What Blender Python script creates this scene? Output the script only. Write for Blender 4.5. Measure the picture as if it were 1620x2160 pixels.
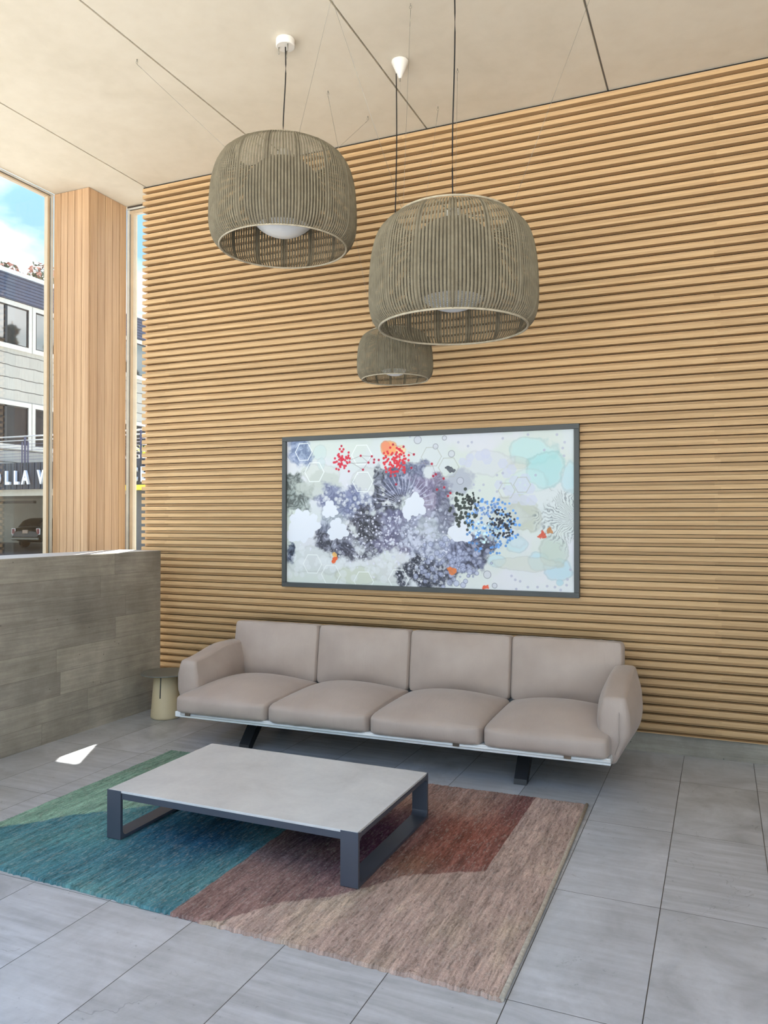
import bpy, bmesh, math, random
import numpy as np
from mathutils import Vector, Matrix, Euler
for o in list(bpy.data.objects): bpy.data.objects.remove(o, do_unlink=True)
SC = bpy.context.scene
COL = SC.collection
PI = math.pi

# ------------------------------------------------------------------ camera
cam_data = bpy.data.cameras.new('camera')
cam = bpy.data.objects.new('camera', cam_data); COL.objects.link(cam)
cam_data.sensor_fit = 'HORIZONTAL'; cam_data.sensor_width = 36.0
cam_data.lens = 36.0 * 1650.96 / 1620.0
cam_data.clip_start = 0.05; cam_data.clip_end = 500
CAM_H = 1.72
YAW, PITCH, ROLL = 0.4067, 0.0099, 0.0007
right = Vector((math.cos(YAW), math.sin(YAW), 0)); fwd = Vector((-math.sin(YAW), math.cos(YAW), 0)); up = Vector((0, 0, 1))
f2 = fwd * math.cos(PITCH) + up * math.sin(PITCH); u2 = up * math.cos(PITCH) - fwd * math.sin(PITCH)
r3 = right * math.cos(ROLL) + u2 * math.sin(ROLL); u3 = u2 * math.cos(ROLL) - right * math.sin(ROLL)
cam.matrix_world = Matrix(((r3.x, u3.x, -f2.x, 0), (r3.y, u3.y, -f2.y, 0), (r3.z, u3.z, -f2.z, CAM_H), (0, 0, 0, 1)))
SC.camera = cam

# ------------------------------------------------------------------ colour management
SC.view_settings.view_transform = 'Standard'
SC.view_settings.look = 'None'
SC.view_settings.gamma = 1.0
SC.view_settings.use_curve_mapping = False
SC.view_settings.exposure = EXPOSURE = 1.26

# ------------------------------------------------------------------ sun and sky
SUN_DIR = Vector((0.252, -0.455, -1.0)).normalized()        # the way the light travels
sun_data = bpy.data.lights.new('sun', 'SUN'); sun_data.energy = 20.0; sun_data.angle = math.radians(0.55)
sun_data.color = (1.0, 0.95, 0.88)
sun = bpy.data.objects.new('sun', sun_data); COL.objects.link(sun)
sun.rotation_euler = SUN_DIR.to_track_quat('-Z', 'Y').to_euler(); sun.location = (-6, 14, 30)

world = bpy.data.worlds.new('sky'); SC.world = world; world.use_nodes = True
nt = world.node_tree; nt.nodes.clear(); L = nt.links.new
def N(t, x=0): n = nt.nodes.new(t); return n
tc = N('ShaderNodeTexCoord'); sep = N('ShaderNodeSeparateXYZ'); L(tc.outputs['Generated'], sep.inputs[0])
ramp = N('ShaderNodeValToRGB'); L(sep.outputs['Z'], ramp.inputs[0])
e = ramp.color_ramp.elements
e[0].position = 0.0; e[0].color = (0.66, 0.84, 1.0, 1); e[1].position = 0.75; e[1].color = (0.22, 0.46, 0.98, 1)
m = e.new(0.22); m.color = (0.165, 0.295, 0.325, 1)
mp = N('ShaderNodeMapping'); mp.inputs['Scale'].default_value = (1.6, 1.6, 3.6); mp.inputs['Location'].default_value = (0.35, 0.2, 0.1)
L(tc.outputs['Generated'], mp.inputs[0])
no = N('ShaderNodeTexNoise'); no.inputs['Scale'].default_value = 2.2; no.inputs['Detail'].default_value = 6; no.inputs['Roughness'].default_value = 0.52
L(mp.outputs[0], no.inputs[0])
cr = N('ShaderNodeValToRGB'); cr.color_ramp.elements[0].position = 0.44; cr.color_ramp.elements[1].position = 0.68
L(no.outputs[0], cr.inputs[0])
mx = N('ShaderNodeMixRGB'); mx.inputs[2].default_value = (1.0, 1.0, 1.0, 1)
L(cr.outputs[0], mx.inputs[0]); L(ramp.outputs[0], mx.inputs[1])
bg = N('ShaderNodeBackground'); bg.inputs[1].default_value = SKY_STRENGTH = 1.2
L(mx.outputs[0], bg.inputs[0])
wo = N('ShaderNodeOutputWorld'); L(bg.outputs[0], wo.inputs[0])

# ------------------------------------------------------------------ helpers
def srgb(r, g, b):
    f = lambda c: (c / 12.92 if c <= 0.04045 else ((c + 0.055) / 1.055) ** 2.4)
    return (f(r / 255), f(g / 255), f(b / 255), 1)
class NT:
    """short-hand for building a node material"""
    def __init__(s, name):
        s.m = bpy.data.materials.new(name); s.m.use_nodes = True; s.t = s.m.node_tree; s.t.nodes.clear()
        s.out = s.n('ShaderNodeOutputMaterial'); s.b = s.n('ShaderNodeBsdfPrincipled'); s.l(s.b.outputs[0], s.out.inputs[0])
    def n(s, t, **k):
        n = s.t.nodes.new(t)
        for a, v in k.items(): setattr(n, a, v)
        return n
    def l(s, a, b): s.t.links.new(a, b)
    def put(s, sock, v):
        if hasattr(v, 'is_linked') or hasattr(v, 'links'): s.l(v, sock)
        else: sock.default_value = v
    def coord(s, kind='Object'): return s.n('ShaderNodeTexCoord').outputs[kind]
    def geo(s): return s.n('ShaderNodeNewGeometry').outputs['Position']
    def map(s, v, scale=(1, 1, 1), loc=(0, 0, 0), rot=(0, 0, 0)):
        n = s.n('ShaderNodeMapping'); s.l(v, n.inputs[0]); n.inputs['Scale'].default_value = scale; n.inputs['Location'].default_value = loc; n.inputs['Rotation'].default_value = rot
        return n.outputs[0]
    def noise(s, v, scale=5, detail=4, rough=0.5, dist=0.0):
        n = s.n('ShaderNodeTexNoise'); s.l(v, n.inputs['Vector']); n.inputs['Scale'].default_value = scale; n.inputs['Detail'].default_value = detail
        n.inputs['Roughness'].default_value = rough; n.inputs['Distortion'].default_value = dist
        return n.outputs[0]
    def white(s, v):
        n = s.n('ShaderNodeTexWhiteNoise'); s.l(v, n.inputs['Vector']); return n.outputs['Value']
    def ramp(s, f, stops):
        n = s.n('ShaderNodeValToRGB'); s.l(f, n.inputs[0]); e = n.color_ramp.elements
        e[0].position, e[0].color = stops[0]; e[1].position, e[1].color = stops[-1]
        for p, c in stops[1:-1]: q = e.new(p); q.color = c
        return n.outputs[0]
    def mix(s, f, a, b, blend='MIX'):
        n = s.n('ShaderNodeMixRGB', blend_type=blend); s.put(n.inputs[0], f); s.put(n.inputs[1], a); s.put(n.inputs[2], b); return n.outputs[0]
    def math(s, op, a, b=0.0, c=0.0):
        n = s.n('ShaderNodeMath', operation=op); s.put(n.inputs[0], a); s.put(n.inputs[1], b)
        if op in ('MULTIPLY_ADD', 'SMOOTH_MIN'): s.put(n.inputs[2], c)
        return n.outputs[0]
    def sep(s, v): n = s.n('ShaderNodeSeparateXYZ'); s.l(v, n.inputs[0]); return n.outputs
    def comb(s, x, y, z):
        n = s.n('ShaderNodeCombineXYZ'); s.put(n.inputs[0], x); s.put(n.inputs[1], y); s.put(n.inputs[2], z); return n.outputs[0]
    def bump(s, h, strength=0.3, dist=0.01):
        n = s.n('ShaderNodeBump'); n.inputs['Strength'].default_value = strength; n.inputs['Distance'].default_value = dist; s.l(h, n.inputs['Height']); s.l(n.outputs[0], s.b.inputs['Normal'])
    def set(s, **k):
        for a, v in k.items(): s.put(s.b.inputs[a.replace('_', ' ')], v)
        return s.m
def plain(name, col, rough=0.5, metal=0.0, var=0.06, scale=8.0, bump=0.0, spec=0.5):
    """a procedural material: one colour with a little mottling"""
    t = NT(name); c = t.coord()
    n = t.noise(c, scale, 4)
    lo = tuple(x * (1 - var) for x in col[:3]) + (1,); hi = tuple(min(1, x * (1 + var)) for x in col[:3]) + (1,)
    t.set(Base_Color=t.ramp(n, [(0.3, lo), (0.7, hi)]), Roughness=rough, Metallic=metal, Specular_IOR_Level=spec)
    if bump: t.bump(t.noise(c, scale * 12, 3), bump, 0.003)
    return t.m
def link(name, mesh, mat=None, parent=None, loc=None, rot=None, smooth=False):
    o = bpy.data.objects.new(name, mesh); COL.objects.link(o)
    if mat is not None:
        for q in (mat if isinstance(mat, (list, tuple)) else [mat]): mesh.materials.append(q)
    if parent: o.parent = parent
    if loc: o.location = loc
    if rot: o.rotation_euler = rot
    if smooth:
        for p in mesh.polygons: p.use_smooth = True
    return o
def tag(o, label=None, cat=None, group=None, kind=None):
    if label: o['label'] = label
    if cat: o['category'] = cat
    if group: o['group'] = group
    if kind: o['kind'] = kind
    return o
def empty(name, loc=(0, 0, 0), rz=0.0):
    o = bpy.data.objects.new(name, None); COL.objects.link(o); o.location = loc; o.rotation_euler = (0, 0, rz); o.empty_display_size = 0.1
    return o
class MB:
    """collects simple solids and links them as one mesh"""
    def __init__(s): s.bm = bmesh.new()
    def box(s, x0, x1, y0, y1, z0, z1, bevel=0.0, mi=0, mat=None):
        vs = [s.bm.verts.new(p) for p in [(x0, y0, z0), (x1, y0, z0), (x1, y1, z0), (x0, y1, z0), (x0, y0, z1), (x1, y0, z1), (x1, y1, z1), (x0, y1, z1)]]
        fs = [s.bm.faces.new([vs[i] for i in f]) for f in [(0, 3, 2, 1), (4, 5, 6, 7), (0, 1, 5, 4), (1, 2, 6, 5), (2, 3, 7, 6), (3, 0, 4, 7)]]
        for f in fs: f.material_index = mi
        if mat is not None: bmesh.ops.transform(s.bm, matrix=mat, verts=vs)
        if bevel > 0:
            es = list({e for f in fs for e in f.edges}); bmesh.ops.bevel(s.bm, geom=es, offset=bevel, segments=2, affect='EDGES', profile=0.5)
        return s
    def tube(s, pts, r, seg=8, cap=True, mi=0):
        pts = [Vector(p) for p in pts]; rings = []
        rr = r if isinstance(r, (list, tuple)) else [r] * len(pts)
        ref = Vector((0, 0, 1))
        for i, p in enumerate(pts):
            d = (pts[min(i + 1, len(pts) - 1)] - pts[max(i - 1, 0)]).normalized()
            a = d.cross(ref)
            if a.length < 1e-3: a = d.cross(Vector((1, 0, 0)))
            a.normalize(); b = d.cross(a).normalized()
            rings.append([s.bm.verts.new(p + (a * math.cos(2 * PI * k / seg) + b * math.sin(2 * PI * k / seg)) * rr[i]) for k in range(seg)])
        for i in range(len(rings) - 1):
            for k in range(seg):
                f = s.bm.faces.new((rings[i][k], rings[i][(k + 1) % seg], rings[i + 1][(k + 1) % seg], rings[i + 1][k])); f.smooth = True; f.material_index = mi
        if cap: s.bm.faces.new(rings[0][::-1]).material_index = mi; s.bm.faces.new(rings[-1]).material_index = mi
        return s
    def ring(s, c, R, r, seg=96, sub=8):
        c = Vector(c); rings = []
        for i in range(seg):
            t = 2 * PI * i / seg; d = Vector((math.cos(t), math.sin(t), 0))
            rings.append([s.bm.verts.new(c + d * (R + r * math.cos(2 * PI * k / sub)) + Vector((0, 0, r * math.sin(2 * PI * k / sub)))) for k in range(sub)])
        for i in range(seg):
            for k in range(sub):
                f = s.bm.faces.new((rings[i][k], rings[(i + 1) % seg][k], rings[(i + 1) % seg][(k + 1) % sub], rings[i][(k + 1) % sub])); f.smooth = True
        return s
    def lathe(s, prof, seg=48, c=(0, 0, 0), close=True):
        rings = []
        for r, z in prof:
            rings.append([s.bm.verts.new((c[0] + r * math.cos(2 * PI * k / seg), c[1] + r * math.sin(2 * PI * k / seg), c[2] + z)) for k in range(seg)])
        for i in range(len(rings) - 1):
            for k in range(seg):
                f = s.bm.faces.new((rings[i][k], rings[i][(k + 1) % seg], rings[i + 1][(k + 1) % seg], rings[i + 1][k])); f.smooth = True
        if close: s.bm.faces.new(rings[0][::-1]); s.bm.faces.new(rings[-1])
        return s
    def prism(s, poly, axis, a, b, mi=0):
        """polygon extruded along an axis: poly gives the other two coordinates in x,y,z order"""
        def P(q, t):
            if axis == 'x': return (t, q[0], q[1])
            if axis == 'y': return (q[0], t, q[1])
            return (q[0], q[1], t)
        A = [s.bm.verts.new(P(q, a)) for q in poly]; B = [s.bm.verts.new(P(q, b)) for q in poly]; n = len(poly)
        s.bm.faces.new(A[::-1]).material_index = mi; s.bm.faces.new(B).material_index = mi
        for i in range(n): s.bm.faces.new((A[i], A[(i + 1) % n], B[(i + 1) % n], B[i])).material_index = mi
        return s
    def build(s, name, mat=None, parent=None, loc=None, rot=None, fix=True):
        if fix: bmesh.ops.recalc_face_normals(s.bm, faces=s.bm.faces)
        me = bpy.data.meshes.new(name); s.bm.to_mesh(me); s.bm.free()
        return link(name, me, mat, parent, loc, rot)
def loop_bar(x0, x1, y0, y1, z0, z1, t, fillet, seg=6):
    """a flat bar bent into a closed rectangle in the y-z plane, inner corners rounded"""
    bm = bmesh.new(); inner = []; outer = []
    for (cy, cz, a0, oy, oz) in [(y1 - t - fillet, z1 - t - fillet, 0, y1, z1), (y0 + t + fillet, z1 - t - fillet, 90, y0, z1), (y0 + t + fillet, z0 + t + fillet, 180, y0, z0), (y1 - t - fillet, z0 + t + fillet, 270, y1, z0)]:
        for k in range(seg + 1):
            a = math.radians(a0 + 90 * k / seg); inner.append((cy + fillet * math.cos(a), cz + fillet * math.sin(a)))
            outer.append((oy, oz) if True else None)
    # spread the outer points along the edges so that they pair with the inner ones
    o2 = []
    for i, (iy, iz) in enumerate(inner):
        q = i // (seg + 1); k = i % (seg + 1); oy, oz = outer[i]
        if k == 0: o2.append((oy, iz) if q % 2 == 0 else (iy, oz))
        elif k == seg: o2.append((iy, oz) if q % 2 == 0 else (oy, iz))
        else: o2.append((oy, oz))
    n = len(inner)
    V = {}
    for tg, pts in (('i', inner), ('o', o2)):
        for sx, x in ((0, x0), (1, x1)): V[tg, sx] = [bm.verts.new((x, p[0], p[1])) for p in pts]
    for i in range(n):
        j = (i + 1) % n
        for a, b, c, d in ((V['i', 0][i], V['i', 0][j], V['o', 0][j], V['o', 0][i]), (V['i', 1][i], V['o', 1][i], V['o', 1][j], V['i', 1][j]),
                           (V['i', 0][i], V['i', 1][i], V['i', 1][j], V['i', 0][j]), (V['o', 0][i], V['o', 0][j], V['o', 1][j], V['o', 1][i])):
            bm.faces.new((a, b, c, d))
    bmesh.ops.remove_doubles(bm, verts=bm.verts, dist=1e-5)
    bmesh.ops.dissolve_degenerate(bm, edges=bm.edges, dist=1e-5)
    bmesh.ops.recalc_face_normals(bm, faces=bm.faces)
    return bm
def grid_mesh(name, P, colors=None, smooth=True):
    """mesh from an (h, w, 3) array of points, with an optional (h, w, 3) linear colour attribute"""
    h, w = P.shape[:2]; me = bpy.data.meshes.new(name)
    idx = np.arange(h * w).reshape(h, w)
    q = np.stack([idx[:-1, :-1], idx[:-1, 1:], idx[1:, 1:], idx[1:, :-1]], -1).reshape(-1, 4)
    me.vertices.add(h * w); me.vertices.foreach_set('co', P.reshape(-1).astype(np.float32))
    me.loops.add(q.size); me.loops.foreach_set('vertex_index', q.reshape(-1).astype(np.int32))
    me.polygons.add(len(q)); me.polygons.foreach_set('loop_start', (np.arange(len(q)) * 4).astype(np.int32))
    me.polygons.foreach_set('use_smooth', np.full(len(q), smooth)); me.update(calc_edges=True)
    if colors is not None:
        at = me.color_attributes.new('dye', 'FLOAT_COLOR', 'POINT')
        c = np.concatenate([colors.reshape(-1, 3), np.ones((h * w, 1))], 1).astype(np.float32); at.data.foreach_set('color', c.reshape(-1))
    return me
RNG = np.random.default_rng(7)
def vnoise(X, Y, seed=0):
    """value noise on numpy arrays"""
    r = np.random.default_rng(seed).random((256, 256))
    xi = np.floor(X).astype(int); yi = np.floor(Y).astype(int); fx = X - xi; fy = Y - yi
    fx = fx * fx * (3 - 2 * fx); fy = fy * fy * (3 - 2 * fy)
    g = lambda a, b: r[a % 256, b % 256]
    return (g(xi, yi) * (1 - fx) + g(xi + 1, yi) * fx) * (1 - fy) + (g(xi, yi + 1) * (1 - fx) + g(xi + 1, yi + 1) * fx) * fy
def fbm(X, Y, seed=0, oct=5, gain=0.5):
    s = 0; a = 1; t = 0
    for k in range(oct): s = s + a * vnoise(X * 2 ** k + 17 * k, Y * 2 ** k + 31 * k, seed + k); t += a; a *= gain
    return s / t
def lin(c):
    c = np.asarray(c, float) / 255.0
    return np.where(c <= 0.04045, c / 12.92, ((c + 0.055) / 1.055) ** 2.4)
def sst(x): x = np.clip(x, 0, 1); return x * x * (3 - 2 * x)

# ================================================================== materials of the setting
H_CEIL = 4.981; WALL_Y = 6.131; PITCH_S = 0.0650
def mat_floor():
    t = NT('porcelain_floor_tile'); p = t.geo(); s = t.sep(p)
    u = t.math('DIVIDE', t.math('ADD', s[0], 0.2527), 0.45765); v = t.math('DIVIDE', t.math('SUBTRACT', s[1], 2.769), 0.91450)
    iu = t.math('FLOOR', u); iv = t.math('FLOOR', v)
    rnd = t.white(t.comb(iu, iv, 3.0)); rnd2 = t.white(t.comb(iu, iv, 11.0))
    off = t.comb(t.math('MULTIPLY', rnd, 37.0), t.math('MULTIPLY', rnd2, 23.0), 0.0)
    add = t.n('ShaderNodeVectorMath', operation='ADD'); t.l(p, add.inputs[0]); t.l(off, add.inputs[1]); q = add.outputs[0]
    cloud = t.noise(q, 3.2, 8, 0.62, 0.6)
    fine = t.noise(q, 26, 8, 0.7)
    streak = t.noise(t.map(q, (1.1, 13, 1)), 1.6, 6, 0.6, 0.3)
    streaks = t.mix(t.math('MULTIPLY', rnd2, 0.75), cloud, streak)
    c = t.ramp(streaks, [(0.25, srgb(150, 152, 155)), (0.45, srgb(177, 180, 184)), (0.6, srgb(196, 199, 204)), (0.8, srgb(216, 219, 224))])
    c = t.mix(0.30, c, t.ramp(fine, [(0.3, (0.62, 0.62, 0.61, 1)), (0.75, (1, 1, 1, 1))]), 'MULTIPLY')
    c = t.mix(1.0, c, t.ramp(rnd, [(0.0, (0.90, 0.895, 0.88, 1)), (1.0, (1.0, 1.0, 1.01, 1))]), 'MULTIPLY')
    # thin dark hairline cracks and pale veins, part of the tile's printed pattern
    vn = t.math('ABSOLUTE', t.math('SUBTRACT', t.noise(q, 1.5, 5, 0.55, 0.8), 0.5))
    c = t.mix(t.math('MULTIPLY', t.math('MULTIPLY', t.math('LESS_THAN', vn, 0.0016), t.math('GREATER_THAN', t.noise(q, 2.3, 2), 0.56)), 0.35), c, srgb(92, 90, 88))
    fu = t.math('ABSOLUTE', t.math('SUBTRACT', t.math('FRACT', t.math('ADD', u, 0.5)), 0.5)); fv = t.math('ABSOLUTE', t.math('SUBTRACT', t.math('FRACT', t.math('ADD', v, 0.5)), 0.5))
    gr = t.math('MAXIMUM', t.math('LESS_THAN', fu, 0.0042), t.math('LESS_THAN', fv, 0.0018))
    c = t.mix(gr, c, srgb(62, 60, 57))
    t.bump(t.mix(gr, t.mix(0.15, t.math('MULTIPLY', streaks, 0.1), fine), (0, 0, 0, 1)), 0.12, 0.004)
    return t.set(Base_Color=c, Roughness=t.ramp(fine, [(0.3, (0.26, 0.26, 0.26, 1)), (0.8, (0.42, 0.42, 0.42, 1))]), Specular_IOR_Level=0.55)
def mat_slat():
    t = NT('oiled_timber_slat'); p = t.geo(); s = t.sep(p)
    iz = t.math('FLOOR', t.math('DIVIDE', t.math('SUBTRACT', H_CEIL, s[2]), PITCH_S / 2))
    seg = t.math('FLOOR', t.math('DIVIDE', t.math('ADD', s[0], t.math('MULTIPLY', t.math('MODULO', iz, 3.0), 0.021)), 2.44))
    rnd = t.white(t.comb(iz, seg, 1.0))
    g = t.noise(t.map(t.comb(t.math('ADD', s[0], t.math('MULTIPLY', rnd, 40.0)), s[1], s[2]), (1.2, 60, 60)), 2.2, 5, 0.6, 0.4)
    c = t.ramp(g, [(0.3, srgb(182, 149, 106)), (0.5, srgb(196, 164, 121)), (0.72, srgb(208, 179, 138))])
    c = t.mix(1.0, c, t.ramp(rnd, [(0.0, (0.86, 0.84, 0.81, 1)), (0.5, (0.97, 0.96, 0.95, 1)), (1.0, (1.03, 1.02, 1.0, 1))]), 'MULTIPLY')
    t.bump(g, 0.1, 0.002)
    return t.set(Base_Color=c, Roughness=0.55, Specular_IOR_Level=0.3)
def mat_column():
    t = NT('cedar_column_board'); p = t.geo(); s = t.sep(p)
    rnd = t.white(t.comb(t.math('FLOOR', t.math('DIVIDE', s[0], 0.091)), t.math('FLOOR', t.math('DIVIDE', s[1], 0.105)), 2.0))
    g = t.noise(t.map(t.comb(t.math('ADD', s[0], t.math('MULTIPLY', rnd, 7.0)), s[1], s[2]), (55, 55, 0.9)), 1.6, 5, 0.6, 0.5)
    c = t.ramp(g, [(0.3, srgb(175, 140, 106)), (0.5, srgb(190, 156, 120)), (0.75, srgb(206, 174, 139))])
    c = t.mix(1.0, c, t.ramp(rnd, [(0.0, (0.90, 0.88, 0.86, 1)), (1.0, (1.03, 1.02, 1.0, 1))]), 'MULTIPLY')
    return t.set(Base_Color=c, Roughness=0.5, Specular_IOR_Level=0.35)
def mat_board_concrete(dark=1.0, name='board_formed_concrete'):
    t = NT(name); p = t.geo(); s = t.sep(p)
    row = t.math('FLOOR', t.math('DIVIDE', t.math('SUBTRACT', 1.433, s[2]), 0.1815))
    along = t.math('ADD', s[0], s[1])
    sh = t.math('ADD', along, t.math('MULTIPLY', t.white(t.comb(row, 5.0, 1.0)), 3.0))
    col = t.math('FLOOR', t.math('DIVIDE', sh, 1.35)); rnd = t.white(t.comb(row, col, 9.0))
    g = t.noise(t.comb(t.math('MULTIPLY', s[1], 1.3), t.math('ADD', t.math('MULTIPLY', s[2], 22.0), t.math('MULTIPLY', rnd, 60.0)), t.math('MULTIPLY', s[0], 1.3)), 1.5, 7, 0.62, 1.2)
    big = t.noise(p, 2.2, 6, 0.6); fine = t.noise(p, 60, 6, 0.7)
    k = dark
    c = t.ramp(t.mix(0.62, g, big), [(0.34, srgb(134 * k, 129 * k, 119 * k)), (0.5, srgb(160 * k, 154 * k, 143 * k)), (0.66, srgb(188 * k, 182 * k, 169 * k))])
    c = t.mix(1.0, c, t.ramp(rnd, [(0.0, (0.78, 0.78, 0.79, 1)), (1.0, (1.16, 1.16, 1.13, 1))]), 'MULTIPLY')
    c = t.mix(0.3, c, t.ramp(fine, [(0.3, (0.7, 0.7, 0.7, 1)), (0.7, (1, 1, 1, 1))]), 'MULTIPLY')
    fr = t.math('ABSOLUTE', t.math('SUBTRACT', t.math('FRACT', t.math('ADD', t.math('DIVIDE', t.math('SUBTRACT', 1.433, s[2]), 0.1815), 0.5)), 0.5))
    fc = t.math('ABSOLUTE', t.math('SUBTRACT', t.math('FRACT', t.math('ADD', t.math('DIVIDE', sh, 1.35), 0.5)), 0.5))
    ln = t.math('MAXIMUM', t.math('LESS_THAN', fr, 0.012), t.math('LESS_THAN', fc, 0.0016))
    c = t.mix(t.math('MULTIPLY', ln, 0.45), c, srgb(92, 90, 84))
    vor = t.n('ShaderNodeTexVoronoi'); t.l(p, vor.inputs['Vector']); vor.inputs['Scale'].default_value = 9.0
    pit = t.math('LESS_THAN', vor.outputs['Distance'], 0.045)
    c = t.mix(t.math('MULTIPLY', pit, 0.6), c, srgb(58, 56, 52))
    h = t.mix(ln, t.mix(0.5, t.mix(0.5, g, rnd), fine), (0, 0, 0, 1))
    t.bump(h, 0.22, 0.004)
    return t.set(Base_Color=c, Roughness=0.5, Specular_IOR_Level=0.5)
def mat_ceiling():
    t = NT('ceiling_plaster'); p = t.geo()
    n = t.noise(p, 0.9, 6, 0.6, 0.8); f = t.noise(p, 8, 6, 0.6)
    c = t.ramp(t.mix(0.35, n, f), [(0.3, srgb(211, 202, 182)), (0.5, srgb(219, 210, 191)), (0.7, srgb(225, 217, 199))])
    t.bump(f, 0.05, 0.01)
    return t.set(Base_Color=c, Roughness=0.85, Specular_IOR_Level=0.2)
M_FLOOR = mat_floor(); M_SLAT = mat_slat(); M_COLUMN = mat_column(); M_CONC = mat_board_concrete(); M_CEIL = mat_ceiling()
M_PLINTH = mat_board_concrete(0.86, 'plinth_concrete')
M_DARK = plain('gap_shade', srgb(24, 22, 20), 0.9)  # near-black colour standing in for shade inside open gaps
M_JOINT = plain('joint_filler', srgb(150, 147, 138), 0.8)
M_FRAME_W = plain('pale_aluminium', srgb(206, 208, 200), 0.35, 0.0)
M_FRAME_T = plain('tan_aluminium', srgb(196, 178, 150), 0.45)
M_FRAME_D = plain('dark_gasket', srgb(66, 58, 50), 0.6)
def mat_glass(name='clear_glass'):
    t = NT(name); t.t.nodes.remove(t.b)
    tr = t.n('ShaderNodeBsdfTransparent'); tr.inputs[0].default_value = (0.975, 0.985, 0.98, 1)
    gl = t.n('ShaderNodeBsdfGlossy'); gl.inputs['Roughness'].default_value = 0.02
    lw = t.n('ShaderNodeLayerWeight'); lw.inputs[0].default_value = 0.5; rf = t.math('MULTIPLY_ADD', t.math('POWER', lw.outputs['Facing'], 5.0), 0.9, 0.05)
    ms = t.n('ShaderNodeMixShader'); t.l(rf, ms.inputs[0]); t.l(tr.outputs[0], ms.inputs[1]); t.l(gl.outputs[0], ms.inputs[2]); t.l(ms.outputs[0], t.out.inputs[0])
    return t.m
M_GLASS = mat_glass()
def structure(o): o['kind'] = 'structure'; return o

# ================================================================== room shell
structure(MB().box(-5.25, 6.0, -4.0, 6.36, -0.12, 0.0).build('floor', M_FLOOR))
# ceiling: plaster boards with open joints running away from the camera
mb = MB(); xs = [-6.134, -5.171, -3.688, -2.244, -0.779, 0.686, 2.15, 3.615, 4.6]; g = 0.0075
for i in range(len(xs) - 1):
    a = xs[i] + (g if i else 0); b = xs[i + 1] - (g if i < len(xs) - 2 else 0)
    mb.box(a, b, 0.0, 6.45, H_CEIL, H_CEIL + 0.02)
mb.box(-6.134, 4.6, 0.0, 6.45, H_CEIL + 0.02, H_CEIL + 0.30, mi=1)
structure(mb.build('ceiling', [M_CEIL, M_JOINT]))

# timber slat wall: proud battens and recessed boards in between
mb = MB(); x0, x1 = -5.205, 4.6; top = H_CEIL - 0.016; k = 0
yf, yr = 6.090, 6.142
while True:
    zt = top - k * PITCH_S; zb = zt - 0.0345; zr = zt - PITCH_S
    if zr < 0.145: break
    mb.box(x0, x1, yf, yr + 0.002, zb, zt)
    mb.box(x0 + 0.001, x1, yr, yr + 0.02, zr + 0.0040, zb - 0.0045)
    k += 1
mb.box(x0, x1, yf, yr + 0.02, 0.150, zr + PITCH_S)        # bottom batten on the plinth
mb.box(x0 + 0.002, x1, yr + 0.02, yr + 0.03, 0.15, H_CEIL - 0.001, mi=1)  # dark sheet behind the boards, painted shade for the gaps
mb.box(x0, x1, yf + 0.012, yr + 0.02, H_CEIL - 0.016, H_CEIL - 0.0005, mi=1)  # dark strip painting the shade between slats and ceiling
structure(mb.build('wall_back', [M_SLAT, M_DARK], fix=True))
structure(MB().box(-5.20, 4.6, WALL_Y - 0.004, 6.36, 0.0, 0.149).build('baseboard_back', M_PLINTH))
structure(MB().box(-5.19, 4.6, 6.168, 6.36, 0.15, H_CEIL - 0.001).build('wall_backing', M_PLINTH))
# low board-formed concrete wall on the left
mb = MB().box(-5.25, -4.76, -1.2, 5.835, -0.12, 1.433, bevel=0.006)
structure(mb.build('wall_left', M_CONC))
structure(MB().box(-5.248, -4.763, -0.0, 5.832, 1.4325, 1.4345).build('trim_lit_top', plain('skylit_concrete_top', srgb(196, 194, 190), 0.5, 0, 0.05, 6)))  # added thin cap, its paler colour paints skylight onto the wall top

# timber clad column outside the low wall
col = tag(empty('timber_column', (-5.906, 6.13, 0)), 'tall square column clad in vertical timber boards between the two window openings', 'column')
mb = MB(); cx0, cx1, cy0, cy1 = -6.134, -5.678, 5.871, 6.40
nb = 5
for i in range(nb):
    a = cx0 + (cx1 - cx0) * i / nb; b = cx0 + (cx1 - cx0) * (i + 1) / nb
    mb.box(a + 0.003 - (-5.906), b - 0.003 - (-5.906), cy0 - 6.13, cy0 + 0.018 - 6.13, -0.12, H_CEIL - 0.004)
    a = cy0 + 0.018 + (cy1 - cy0 - 0.018) * i / nb; b = cy0 + 0.018 + (cy1 - cy0 - 0.018) * (i + 1) / nb
    mb.box(cx1 - 0.018 + 5.906, cx1 - 0.0003 + 5.906, a + 0.003 - 6.13, b - 0.003 - 6.13, -0.12, H_CEIL - 0.004)
    mb.box(cx0 + 0.0003 + 5.906, cx0 + 0.018 + 5.906, a + 0.003 - 6.13, b - 0.003 - 6.13, -0.12, H_CEIL - 0.004)
mb.build('cladding', M_COLUMN, col)
MB().box(cx0 + 0.016 + 5.906, cx1 - 0.016 + 5.906, cy0 + 0.016 - 6.13, cy1 - 6.13, -0.12, H_CEIL - 0.006).build('core', M_DARK, col)

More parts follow.
